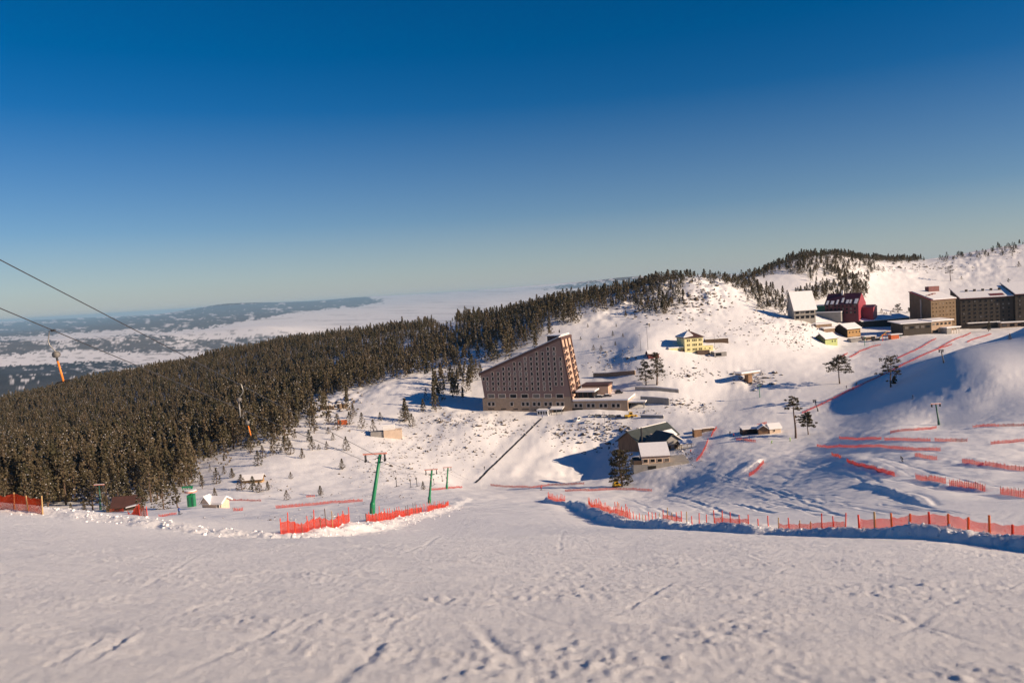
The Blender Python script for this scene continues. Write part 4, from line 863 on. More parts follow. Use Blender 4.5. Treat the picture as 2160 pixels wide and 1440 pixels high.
for r in range(6):
    for k in range(9): window(t, 2.5 + k * 4.0, -0.02, zr - 3.2 - r * 3.0, 1.3, 1.3, frame=M_HDARK, fw=.15)
    for k in range(5): window(t, 41.5 + k * 4.6, -2.02, zr - 1.4 - r * 3.0, 1.3, 1.3, frame=M_HDARK, fw=.15)
t = frame_at(1906, 708, math.radians(6), 'low dark stone front of the hotel tower with a snowy flat roof', 'hotel_annex', 'building', sink=.5)
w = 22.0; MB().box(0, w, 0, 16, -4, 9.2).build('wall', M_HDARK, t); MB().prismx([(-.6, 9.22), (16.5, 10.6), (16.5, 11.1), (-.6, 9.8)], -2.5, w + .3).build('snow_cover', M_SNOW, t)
for k in range(5): window(t, 2.5 + 4.2 * k, -.02, 5.4, 3.0, 1.8, frame=M_HDARK, fw=.15)
t2 = thing('terrace_building', 'two-storey tan terrace building with snowy canopies below the hotel tower', 'building', t.location + Vector((w * math.cos(math.radians(6)) + .1, w * math.sin(math.radians(6)), 0)), math.radians(16))
MB().box(0, 19, .5, 12, -4, 9.6).build('wall', M_TAN, t2); MB().prismx([(-.8, 9.62), (12.5, 10.6), (12.5, 11.2), (-.8, 10.3)], -.4, 20).build('snow_cover', M_SNOW, t2)
for k in range(5): window(t2, 2.2 + 3.7 * k, .48, 6.6, 2.2, 1.7, frame=M_TAN, fw=.2)
window(t2, 3.6, .48, 1.2, 5.2, 1.8, frame=M_TAN, fw=.2)
MB().box(8.5, 21, -5.5, .4, 3.9, 4.3).build('canopy', M_CONC, t2); MB().box(8.2, 21.3, -5.8, .6, 4.32, 5.0).build('canopy_snow', M_SNOW, t2); MB().box(8.7, 13, -5.3, .3, -3, 3.88).build('canopy_wall', M_GREYWALL, t2)
for k in range(3): MB().box(15 + 2.4 * k, 15.3 + 2.4 * k, -5.3, -5.0, -3, 3.88).build('post', M_GALV, t2)
for (px, py, wd, lb) in ((2040, 694, 34, 'long low terrace block with a snowy roof in front of the hotel wing'), (2110, 692, 30, 'snow-topped terrace awning at the right edge below the hotel wing')):
    t = frame_at(px, py, math.radians(-4), lb, 'terrace_block', 'building', sink=.4); MB().box(0, wd, 0, 9, -4, 4.4).build('wall', M_STONE, t); MB().box(-.5, wd + .5, -2.5, 9.4, 4.42, 5.1).build('snow_cover', M_SNOW, t)
    for k in range(5): window(t, 3 + wd * k / 5.2, -.02, 1.4, wd * .11, 1.8, frame=M_DKWOOD, fw=.2)
# the huts at the foot of the piste
t = frame_at(1337, 1000, math.radians(-3), 'concrete garage building with a dark doorway and a snowy lean-to storey on top', 'garage_building', 'building', sink=.4)
D = t.location.y; s_ = D / F_PX
MB().box(0, 31 * s_, 0, 12, -4, 21 * s_).build('wall', M_GREYWALL, t); MB().prism([(31 * s_ + .02, -4), (103 * s_, -4), (118 * s_, 25 * s_), (31 * s_ + .02, 21 * s_)], 0.0, 13).build('retaining_wall', M_CONC, t)
MB().box(31 * s_, 48 * s_, -.08, -.02, -.6, 18.5 * s_).build('doorway', M_BLACK, t)
MB().box(19 * s_, 78 * s_, 1.2, 10, 21 * s_ - .5, 36 * s_).build('upper_wall', M_CREAM, t); mono(t, 19 * s_, 78 * s_, 1.2, 10, 36 * s_, 36 * s_ + 3.4, M_DKBROWN, snow=.5)
for k in range(4): window(t, (27 + 15 * k) * s_, 1.18, 25 * s_, 9 * s_, 6.5 * s_, frame=M_CREAM, fw=.15)
MB().box(0.3, 17 * s_, 1, 9, 21 * s_ + .01, 29 * s_).build('side_hut', M_DKWOOD, t)
t = frame_at(1350, 953, math.radians(40), 'long dark green roofed lodge with a tall thin chimney', 'lodge', 'lodge', sink=.5)
gable(t, 27, 13, 4.6, 4.6, M_WOOD, M_SLATE, over=1.0, snow=False)
MB().prismx([(-.9, 4.15 + .3), (2.4, 6.3 + .3), (2.4, 6.62 + .3), (-.9, 4.5 + .3)], 16, 26).build('snow_patch', M_SNOW, t)
MB().prismx([(6.9, 9.35), (10.2, 7.1), (10.2, 7.5), (6.9, 9.75)], 8, 27.5).build('snow_patch', M_SNOW, t)
MB().tube([(1.0, -.6, -2), (1.0, -.6, 11.6)], .42, 8).build('chimney', M_STEEL, t)
MB().box(8, 9.6, -.9, 1.0, 4.4, 7.4).build('chimney_stack', M_CREAM, t)
for k in range(5): window(t, 3 + 5 * k, -.02, 1.6, 2.2, 1.6, frame=M_WOOD, fw=.15)
t = frame_at(1398, 955, math.radians(24), 'smaller dark gabled hut with a thick snow sheet on one roof side', 'gabled_hut', 'hut', sink=.5)
gable(t, 10.5, 11, 4.4, 3.6, M_GREYWALL, M_SLATE, axis='y', over=.9, snow=False)
MB().prism([(10.5 + .6, 4.2), (10.5 + .6, 4.75), (5.7, 8.4), (5.7, 7.85)], -.9, 10).build('snow_patch', M_SNOW, t)
window(t, 3.4, -.02, 1.6, 1.6, 1.4, frame=M_WOOD); window(t, 7.2, -.02, 1.6, 1.6, 1.4, frame=M_WOOD)
t = frame_at(1437, 950, math.radians(15), 'thatched wooden sun shelter on the rocky terrace of the huts', 'sun_shelter', 'shelter')
for x, y in ((0.2, 0.2), (5, .2), (.2, 4), (5, 4)): MB().tube([(x, y, -1), (x, y, 2.6)], .12, 6).build('post', M_DKWOOD, t)
MB().prismx([(-.6, 2.5), (4.8, 2.5), (2.1, 4.0)], -.5, 5.8).build('roof', M_DKWOOD, t); MB().prismx([(-.4, 2.7), (2.1, 4.05), (2.1, 4.35), (-.5, 3.0)], -.4, 5.7).build('snow_cover', M_SNOW, t)
t = frame_at(1465, 922, .1, 'small wooden stand with a snowy flat roof at the end of the rocky terrace', 'wooden_stand', 'stand'); MB().box(0, 3.6, 0, 3, -1, 3.6).build('wall', M_WOOD, t); MB().box(-.2, 3.8, -.2, 3.2, 3.62, 4.1).build('snow_cover', M_SNOW, t)
t = frame_at(1482, 912, .2, 'low dark wooden stall beside the upper end of the red net', 'wooden_stall', 'stall'); MB().box(0, 6, 0, 3, -1, 1.9).build('wall', M_DKWOOD, t); MB().box(-.2, 6.2, -.2, 3.2, 1.92, 2.3).build('snow_cover', M_SNOW, t)
# ski school sheds in the middle of the slope
t = frame_at(1567, 918, .05, 'dark ski hire shed with snow on its roof and open front', 'ski_shed', 'shed'); MB().box(0, 9, 0, 4, -1, 2.6).build('wall', M_DKWOOD, t); MB().prismx([(-.4, 2.62), (4.4, 3.1), (4.4, 3.5), (-.4, 3.0)], -.3, 9.3).build('snow_cover', M_SNOW, t); MB().box(2, 6.4, -.07, -.02, .6, 2.2).build('opening', M_GLASS, t)
t = frame_at(1600, 917, -.15, 'brown gabled shed between the dark ski shed and the pale hut', 'gabled_shed', 'shed'); gable(t, 4.2, 4, 2.2, 1.4, M_WOOD, M_DKWOOD, axis='y')
t = frame_at(1624, 915, .15, 'pale cream hut with a snow roof beside the ski sheds', 'pale_hut', 'hut'); gable(t, 5.2, 4, 2.3, 1.4, M_CREAM, M_WHITEP); window(t, 2.0, -.02, .9, .7, .8, frame=M_CREAM, fw=.1)
# left side: lift hut, cabin, ruins
t = frame_at(427, 1073, math.radians(-14), 'cream lift hut with a snowy cross-gabled roof below the forest', 'lift_hut', 'hut', sink=.3)
t.scale = (.85, .85, .85); gable(t, 6.4, 4.2, 2.0, 1.1, M_CREAM, M_WHITEP, over=.8, sth=.2); MB().prism([(0.2, 1.9), (2.8, 1.9), (1.5, 3.8)], -.9, 2).build('gable_wall', M_CREAM, t); window(t, 5.4, -.02, .5, .8, 1.2, frame=M_WHITEP, fw=.1)
rf = MB().prism([(-.4, 1.75), (1.5, 3.95), (3.4, 1.75), (3.4, 2.0), (1.5, 4.25), (-.4, 2.0)], -1.3, 2).build('gable_snow', M_SNOW, t)
t = frame_at(238, 1077, math.radians(8), 'red-brown timber cabin with a steep roof at the edge of the forest', 'timber_cabin', 'cabin', sink=.3)
gable(t, 6.5, 5.0, 1.7, 1.9, M_DKWOOD, M_DKBROWN, axis='x', over=.6, sth=.12, snow=False); MB().box(-1.6, -.1, -.5, 4.4, -.4, 1.6).build('porch', M_WOOD, t); MB().prism([(4.0, 1.3), (7.6, 1.9), (7.6, 2.15), (4.0, 1.55)], -1.6, 0.6).build('awning_snow', M_SNOW, t)
t = frame_at(782, 920, .12, 'small pale bunker of two stacked concrete blocks on the snow slope', 'bunker', 'hut', sink=.3)
MB().box(0, 7, 0, 5, -2, 2.2).build('wall', M_GREYWALL, t); MB().box(6.5, 15.5, -.6, 5, -2, 2.6).build('front_block', M_CREAM, t); MB().box(6.2, 12, 1, 5, 2.62, 5.0).build('upper_block', M_WHITEP, t); MB().box(5.9, 12.2, .8, 5.2, 5.02, 5.4).build('snow_cover', M_SNOW, t)
t = frame_at(713, 897, .1, 'small bright orange cabin among the young pines', 'orange_cabin', 'cabin', sink=.2); MB().box(0, 4.6, 0, 3, -1, 2.6).build('wall', M_ORANGEW, t); MB().box(-.2, 4.8, -.2, 3.2, 2.62, 3.0).build('snow_cover', M_SNOW, t); MB().box(.8, 1.7, -.06, -.01, 0, 2.0).build('door', M_DKWOOD, t)
t = frame_at(512, 1018, .1, 'half-buried wooden hut with a snowy roof among bushes', 'buried_hut', 'hut', sink=.6); gable(t, 6.5, 4.5, 1.4, 1.1, M_OCHRE, M_DKWOOD, over=.6, sth=.3)
# retaining walls, bridge abutment
def wall_run(pxs, h, mat, label, th=.8, snow=.3):
    W = [hit(*p) for p in pxs]; o = W[0]; t = thing('retaining_wall', label, 'wall', (o.x, o.y, ground(o.x, o.y)))
    for part, m, z0, z1 in (('wall', mat, -2.0, h), ('snow_cover', M_SNOW, h + .01, h + snow)):
        mb = MB()
        for a, b in zip(W, W[1:]):
            d = (b - a).normalized(); n = Vector((d.y, -d.x, 0)) * th * .5; za, zb_ = ground(a.x, a.y), ground(b.x, b.y); k = len(mb.v)
            for p, z in ((a, za), (b, zb_)):
                for sg in (-1, 1):
                    for zz_ in (z0, z1): q = p + n * sg - o; mb.v.append((q.x, q.y, z - t.location.z + zz_))
            mb.f += [tuple(k + i for i in f) for f in ((0, 1, 5, 4), (2, 6, 7, 3), (1, 3, 7, 5), (0, 4, 6, 2), (0, 2, 3, 1), (4, 5, 7, 6))]
        mb.build(part, m, t)
    return t
wall_run([(1252, 795), (1280, 794), (1310, 792), (1340, 790)], 2.4, M_STONE, 'brown stone retaining wall on the slope behind the slanted hotel')
wall_run([(1352, 850), (1385, 852), (1412, 856)], 3.6, M_GREYWALL, 'grey retaining wall of the hotel forecourt ramp')
wall_run([(1340, 822), (1385, 824), (1432, 829)], 1.8, M_CONC, 'low concrete wall below the two pines', snow=.5)
wall_run([(1352, 880), (1400, 882)], 1.4, M_GREYWALL, 'low grey wall beside the loading bay')
t = frame_at(1579, 808, .5, 'rust-brown square pillar of the snowed-in bridge in the gully', 'bridge_pillar', 'pillar', sink=.5); MB().box(0, 3.0, 0, 3.0, -2, 6.0).build('pillar', M_WOOD, t); MB().box(-6, 8, -1, 4, 6.02, 6.8).build('deck', M_STONE, t); MB().box(-6.3, 8.3, -1.3, 4.3, 6.82, 7.7).build('snow_cover', M_SNOW, t)

# ------------------------------------------------------------------ drag lift: pylons, cables, T-bars
def pylon(base, h, lean, arm, label, mast=M_LIFTG, armmat=M_PINK, r0=0.34, r1=0.24, rz=0.0, group=None, ladder=True, name='lift_pylon', snow=True, sleeve=True):
    """mast leaning by lean (metres at the top, along x), with cross arm, two sheave hangers and a service bracket"""
    t = thing(name, label, 'lift pylon', base, rz, group); b = Vector((0, 0, -1.5)); top = Vector((lean, 0, h)); ax = lambda f: Vector((lean * f, 0, h * f))
    MB().tube([b, ax(.2), ax(1.0)], [r0, r0 * .95, r1], 10).build('mast', mast, t, True)
    if sleeve: MB().tube([b, ax(.16), ax(.2)], [r0 * 1.35, r0 * 1.3, r0 * 1.02], 10).build('base_sleeve', mast, t, True)
    a0, a1 = arm; w = .16
    ob = MB().box(a0, a1, -w, w, h + .05, h + .27).build('cross_arm', armmat, t); ob.location = (lean, 0, 0)
    if snow: q = MB().box(a0 + .05, a1 - .05, -w * .9, w * .9, h + .28, h + .36).build('snow_cover', M_SNOW, ob)
    for x in (a0 + .35, a1 - .35):
        g = MB().box(x - .07, x + .07, -.45, .45, h - .75, h + .04).build('sheave_hanger', M_STEEL, t); g.location = (lean, 0, 0)
        for y in (-.35, .0, .35): MB().tube([(x - .12, y, h - .85), (x + .12, y, h - .85)], .17, 8).build('sheave', M_RUBBER, g)
    if ladder: MB().box(-a1 * .55, a1 * .55, -.06, .06, h * .86, h * .86 + .12).build('service_bracket', mast, t).location = (lean * .86, 0, 0)
    return t
G1 = hit(783, 1084); G2 = hit(905, 1061); G3 = hit(942, 1031)
def topof(p, px, py): return at(px, py, p.y)
pts_ = []
for p, (tx_, ty_), (l_, r_), lab, r0 in ((G1, (802, 958), (-2.55, 1.0), 'tallest green lift pylon with a faded red cross arm, nearest the camera', .31), (G2, (911, 991), (-1.9, 1.5), 'middle green lift pylon of the three beside the piste', .32), (G3, (945, 986), (-1.9, 1.4), 'farthest and smallest green lift pylon at the piste edge', .34)):
    tp = topof(p, tx_, ty_); g = ground(p.x, p.y); tt = pylon((p.x, p.y, g), tp.z - g, tp.x - p.x, (l_, r_), lab, r0=r0, r1=r0 * .72)
    pts_.append((Vector((tp.x + l_ + .35, p.y, tp.z - .9)), Vector((tp.x + r_ - .35, p.y, tp.z - .9))))
def cable(A, B, label, sag=0.6, r=0.028):
    L = (B - A).length; pl = []
    for k in range(25): f = k / 24; q = A.lerp(B, f); pl.append(tuple(q - A + Vector((0, 0, -sag * 4 * f * (1 - f)))))
    m = MB().tube(pl, r, 6).mesh('lift_cable', M_STEEL); o = link('lift_cable', m); o.location = A; o['label'] = label; o['category'] = 'cable'; o['kind'] = 'thing'; o['group'] = 'drag lift cables'; return o
def along(px0, py0, D0, P, ext):
    a = at(px0, py0, D0); return a + (a - P) * ext
LC = along(0, 650, 45, pts_[0][0], .35); UC = along(0, 548, 42, pts_[0][1], .35)
cable(LC, pts_[0][0], 'lower lift cable crossing the sky at the far left', 0.0, .030); cable(UC, pts_[0][1], 'upper lift cable crossing the sky at the far left', 0.0, .030)
for k, nm in ((0, 'first and second'), (1, 'second and third')):
    cable(pts_[k][0], pts_[k + 1][0], 'left lift cable between the %s green pylons' % nm, .8, .022); cable(pts_[k][1], pts_[k + 1][1], 'right lift cable between the %s green pylons' % nm, .8, .022)
E1 = hit(985, 1026); E1.z = ground(E1.x, E1.y) + 3.2
cable(pts_[2][0], E1 + Vector((-1, 0, 0)), 'left lift cable running down from the farthest green pylon', .3, .022); cable(pts_[2][1], E1 + Vector((1, 0, 0)), 'right lift cable running down from the farthest green pylon', .3, .022)
M_STEELG = simple('dull_grey_casing', (.16, .15, .14), .6, .2, 3.0)
def tbar(top, L, label, rodmat=M_ORANGE, tilt=0.18, group=None, s=1.0, flip=1):
    """hanger bow, spring box, rod and T-shaped seat bar"""
    t = thing('t_bar', label, 'drag lift bar', top, 0, group); a = L
    bow = [(0.02 * flip, 0, 0.0), (-.24 * flip, 0, -.03), (-.36 * flip, 0, -.20 * a), (-.30 * flip, 0, -.27 * a), (-.08 * flip, 0, -.36 * a), (.05 * flip, 0, -.40 * a)]
    MB().tube(bow, .035, 6).build('hanger_bow', M_GALV, t, True); MB().box(-.12, .12, -.07, .07, -.07, .06).build('cable_grip', M_STEEL, t)
    MB().tube([(.05 * flip, -.16, -.455 * a), (.05 * flip, .16, -.455 * a)], .19, 14).build('spring_box', M_STEELG, t, True); MB().tube([(.07 * flip, 0, -.5 * a), (.09 * flip, 0, -.58 * a)], .07, 8).build('rope_guide', M_STEEL, t)
    e = (.05 * flip + tilt * a * .5, 0, -.97 * a); MB().tube([(.09 * flip, 0, -.57 * a), e], .062, 8).build('rod', rodmat, t, True)
    MB().tube([(e[0] - .42, 0, e[2] - .10), (e[0] - .2, 0, e[2] - .03), (e[0], 0, e[2]), (e[0] + .3, 0, e[2] + .05), (e[0] + .55, 0, e[2] + .09)], [.04, .04, .05, .04, .04], 6).build('seat_bar', M_RUBBER, t, True)
    return t
def oncable(A, B, px):
    lo, hi = 0.0, 1.0
    for _ in range(40):
        m = (lo + hi) / 2; q = A.lerp(B, m); u = project(q.x, q.y, q.z)[0]
        if u < px: lo = m
        else: hi = m
    return A.lerp(B, lo)
q = oncable(LC, pts_[0][0], 112); tbar(q, 112 * q.y / F_PX, 'orange T-bar hanging from the lower lift cable against the far valley')
q = oncable(UC, pts_[0][1], 503); tbar(q, 73 * q.y / F_PX, 'pale T-bar hanging from the upper cable in front of the forest', M_GALV, 0.0, flip=-1)
q = oncable(LC, pts_[0][0], 519); tbar(q, 54 * q.y / F_PX, 'orange T-bar farther down the lower cable in front of the forest edge')
for k, f, s_ in ((0, .35, 0), (0, .6, 0), (0, .8, 1), (1, .3, 0), (1, .55, 1), (1, .8, 0), (0, .45, 1)):
    q = pts_[k][s_].lerp(pts_[k + 1][s_], f); tbar(q + Vector((0, 0, -.75 * 4 * f * (1 - f))), 3.0, 'grey T-bar hanging between the green pylons beside the piste', M_STEEL, .05, 'T-bars between the green pylons')
# pylons of the other lifts
def small_pylon(px, py, pxt, pyt, arm, label, mast=M_LIFTDG, armmat=M_PINK, r0=.3, **kw):
    p = hit(px, py); g = ground(p.x, p.y); tp = at(pxt, pyt, p.y); return pylon((p.x, p.y, g), tp.z - g, tp.x - p.x, arm, label, mast, armmat, r0, r0 * .75, ladder=False, **kw)
small_pylon(1981, 896, 1974, 852, (-1.9, 1.9), 'dark green lift pylon with a pink cross arm on the shaded ski slope', r0=.34)
small_pylon(1991, 765, 1985, 738, (-1.2, 1.2), 'dark lift pylon beside the upper red net near the shadow edge', M_STEEL, M_STEEL, .28, snow=False)
small_pylon(1726, 867, 1718, 844, (-.9, .9), 'short leaning grey lift pylon near the red net and tall pines', M_STEEL, M_STEEL, .26, snow=False)
small_pylon(1603, 838, 1601, 813, (-1.1, 1.1), 'thin green lift pylon standing alone above the ski school sheds', M_LIFTG, M_LIFTG, .2, snow=False, sleeve=False)
small_pylon(1824, 730, 1824, 712, (-.8, .8), 'thin green lift pylon in front of the pale stall', M_LIFTG, M_LIFTG, .2, snow=False, sleeve=False)
small_pylon(212, 1074, 209, 1023, (-1.5, 1.5), 'dull green lift pylon with a pink arm in front of the forest', M_LIFTDG, M_PINK, .26)
p = ghit(405, 1068); st = thing('lift_station', 'bright green drive station of the lift beside the cream hut', 'lift station', p, 0.1); s_ = p.y / F_PX
MB().box(-7 * s_, 7 * s_, -1.0, 1.0, -1, 26 * s_).build('drive_housing', M_LIFTG, st); MB().box(-5 * s_, -3 * s_, -1.08, -1.01, 3 * s_, 22 * s_).build('panel_rib', M_LIFTDG, st); MB().box(3 * s_, 5 * s_, -1.08, -1.01, 3 * s_, 22 * s_).build('panel_rib', M_LIFTDG, st)
MB().tube([(0, 0, 26 * s_), (0, 0, 34 * s_)], .35, 8).build('shaft', M_LIFTG, st); MB().tube([(0, 0, 32 * s_), (0, 0, 34.5 * s_)], 13 * s_, 20).build('bull_wheel', M_PINK, st); MB().tube([(0, 0, 34.6 * s_), (0, 0, 36.5 * s_)], 12 * s_, 20).build('snow_cover', M_SNOW, st)
MB().box(-20 * s_, 3 * s_, .8, 1.2, 40 * s_, 43 * s_).build('gantry', M_LIFTG, st)
for k in range(5): MB().box((-19 + 5 * k) * s_, (-18 + 5 * k) * s_, .85, 1.15, 36 * s_, 40 * s_ - .01).build('gantry_strut', M_LIFTG, st)
MB().box(-1.5 * s_, 1.5 * s_, .85, 1.15, 26.5 * s_, 39.9 * s_).build('gantry_post', M_LIFTG, st)
# conveyor lift climbing to the hotel
W = []
for k in range(13):                            # a straight run over the uneven ramp
    px_, py_ = 1003 + 139 * k / 12, 1018 - 135 * k / 12; q_ = py_
    for _ in range(4):
        p_ = hit(px_, q_); g_ = ground(p_.x, p_.y); q_ += .8 * (py_ - project(p_.x, p_.y, g_)[1])
    W.append(p_)
o_ = W[0]; cv = thing('conveyor_lift', 'long dark conveyor lift climbing the snow ramp to the slanted hotel', 'conveyor lift', (o_.x, o_.y, ground(o_.x, o_.y)))
def ribbon(path, half, z0, z1):
    mb = MB(); n = len(path)
    for i, p_ in enumerate(path):
        d = (path[min(i + 1, n - 1)] - path[max(i - 1, 0)]); d.z = 0; d.normalize(); nn = Vector((d.y, -d.x, 0))
        for a, z in ((-half[0], z0), (half[1], z0), (half[1], z1), (-half[0], z1)): q_ = p_ + nn * a - o_; mb.v.append((q_.x, q_.y, ground(p_.x, p_.y) - cv.location.z + z))
    for i in range(n - 1):
        for k in range(4): mb.f.append((i * 4 + k, i * 4 + (k + 1) % 4, (i + 1) * 4 + (k + 1) % 4, (i + 1) * 4 + k))
    mb.f += [(3, 2, 1, 0), tuple((n - 1) * 4 + k for k in range(4))]; return mb
DW = []
for a, b in zip(W, W[1:]):
    for k in range(6): DW.append(a.lerp(b, k / 6))
DW.append(W[-1])
ribbon(DW, (.3, .3), -.5, .10).build('belt', M_RUBBER, cv); ribbon(DW, (.42, -.32), -.5, .22).build('side_rail', M_STEEL, cv); ribbon(DW, (-.32, .42), -.5, .16).build('side_rail', M_STEEL, cv)

# ------------------------------------------------------------------ safety nets
_post = MB().tube([(0, 0, -.6), (0, 0, 1.0)], [.5, .44], 6).mesh('post', None)
_pm = {}
def post_mesh(mat):
    if mat.name not in _pm:
        q = _post.copy(); q.materials.append(mat); _pm[mat.name] = q
    return _pm[mat.name]
def resample(W, step):
    out = [W[0].copy()]; acc = 0.0
    for a, b in zip(W, W[1:]):
        L = math.hypot(b.x - a.x, b.y - a.y); 
        if L < 1e-6: continue
        d = step - acc
        while d <= L: out.append(a.lerp(b, d / L)); d += step
        acc = L - (d - step)
    return out
_fr = random.Random(5)
def fence(path, h, step, label, group, mats=(M_POSTR,), netm=M_NETD, ph=1.25, pr=.04, spans=((0, 1),), jit=.12, sink=0.0, name='safety_net', hvar=.1, lean=.05):
    """path: world points, or photo points on the ground. Posts and net panels are parts."""
    W = [Vector(p_) if len(p_) == 3 and isinstance(p_, Vector) else hit(*p_) for p_ in path]
    P_ = resample(W, step); o_ = P_[0]; g0 = ground(o_.x, o_.y); t = thing(name, label, 'safety net', (o_.x, o_.y, g0), 0, group); Z = [ground(p_.x, p_.y) for p_ in P_]; n = len(P_)
    for i, p_ in enumerate(P_):
        q = link('post', post_mesh(_fr.choice(mats)), t); hh = ph * (1 + _fr.uniform(-1, 1) * jit); q.location = (p_.x - o_.x, p_.y - o_.y, Z[i] - g0 - sink); q.scale = (pr * 2, pr * 2, hh); q.rotation_euler = (_fr.uniform(-lean, lean), _fr.uniform(-lean, lean), 0)
    for a, b in spans:
        i0, i1 = int(a * (n - 1)), max(int(a * (n - 1)) + 1, int(round(b * (n - 1)))); V, Fc, UVs = [], [], []; run = 0.0
        for i in range(i0, min(i1, n - 1) + 1):
            sub = 4 if i < min(i1, n - 1) else 1
            for k in range(sub):
                f = k / 4; p_ = P_[i].lerp(P_[min(i + 1, n - 1)], f); z = Z[i] * (1 - f) + Z[min(i + 1, n - 1)] * f - g0; sg = math.sin(math.pi * f); u = run + f * step
                w_ = _fr.uniform(-.03, .03); hh = h * (1 + _fr.uniform(-1, 1) * hvar) - .12 * h * sg
                for j in range(3): V.append((p_.x - o_.x + w_ * j, p_.y - o_.y - .03 + w_ * (1 - j), z - .12 - sink * .5 + (hh + .12) * j / 2)); UVs.append((u, hh * j / 2))
            run += step
        m_ = len(V) // 3
        for i in range(m_ - 1):
            for j in range(2): Fc.append((i * 3 + j, (i + 1) * 3 + j, (i + 1) * 3 + j + 1, i * 3 + j + 1))
        me = pymesh('net', V, Fc, netm); uv = me.uv_layers.new(name='UVMap')
        for l_ in me.loops: uv.data[l_.index].uv = UVs[l_.vertex_index]
        link('net', me, t)
    return t
def off_line(pl, d):
    """shift a polyline sideways (+ right of its direction)"""
    out = []
    for i, p_ in enumerate(pl):
        a = Vector(pl[max(i - 1, 0)]); b = Vector(pl[min(i + 1, len(pl) - 1)]); t_ = (b - a).normalized(); out.append(Vector((p_[0] + t_.y * d, p_[1] - t_.x * d, 0)))
    return out
PB = off_line(BANK_R, 0.75)
fence(PB[0:6], .55, 1.15, 'tall orange-red net with thick orange posts along the bank at the right edge', None, (M_POSTO, M_POSTO, M_POSTW, M_POSTR), M_NET, .72, .055, jit=.35)
fence(PB[5:12], .36, .85, 'row of bare red stakes with torn net along the snow bank right of the piste', None, (M_POSTR, M_POSTR, M_POSTR, M_POSTW), M_NET, .62, .035, ((0, .2), (.30, .40), (.58, .68)), jit=.4)
fence(PB[11:14], .6, 1.5, 'leaning red stake net bordering the right side of the piste', None, (M_POSTR, M_POSTR, M_POSTO), M_NET, 1.0, .04, jit=.35)
fence(PB[14:], .9, 1.8, 'short red net at the lower right end of the piste bank', None, (M_POSTR,), M_NET, 1.6, .05, jit=.3)
PL = off_line(BANK_L, -0.6)
fence([at(-60, 1070, 52), at(20, 1072, 52), at(104, 1078, 50)], 1.05, 1.5, 'bright orange net with pale posts on the snow bank at the left edge', None, (M_POSTW, M_POSTW, M_POSTR), M_NETS, 1.15, .05)
fence(PL[6:9], .75, 1.1, 'sagging orange-red net with mixed stakes half buried in the snow mound', None, (M_POSTR, M_POSTD, M_POSTW, M_POSTR), M_NETS, 1.0, .035, ((0, .42), (.5, 1)), jit=.4)
fence(PL[9:12], .75, 1.5, 'orange-red stake net along the left bank of the piste', None, (M_POSTR, M_POSTD, M_POSTR), M_NETS, 1.0, .035, ((0, .5), (.6, 1)), jit=.35)
R_ = 'red nets across the ski slope on the right'
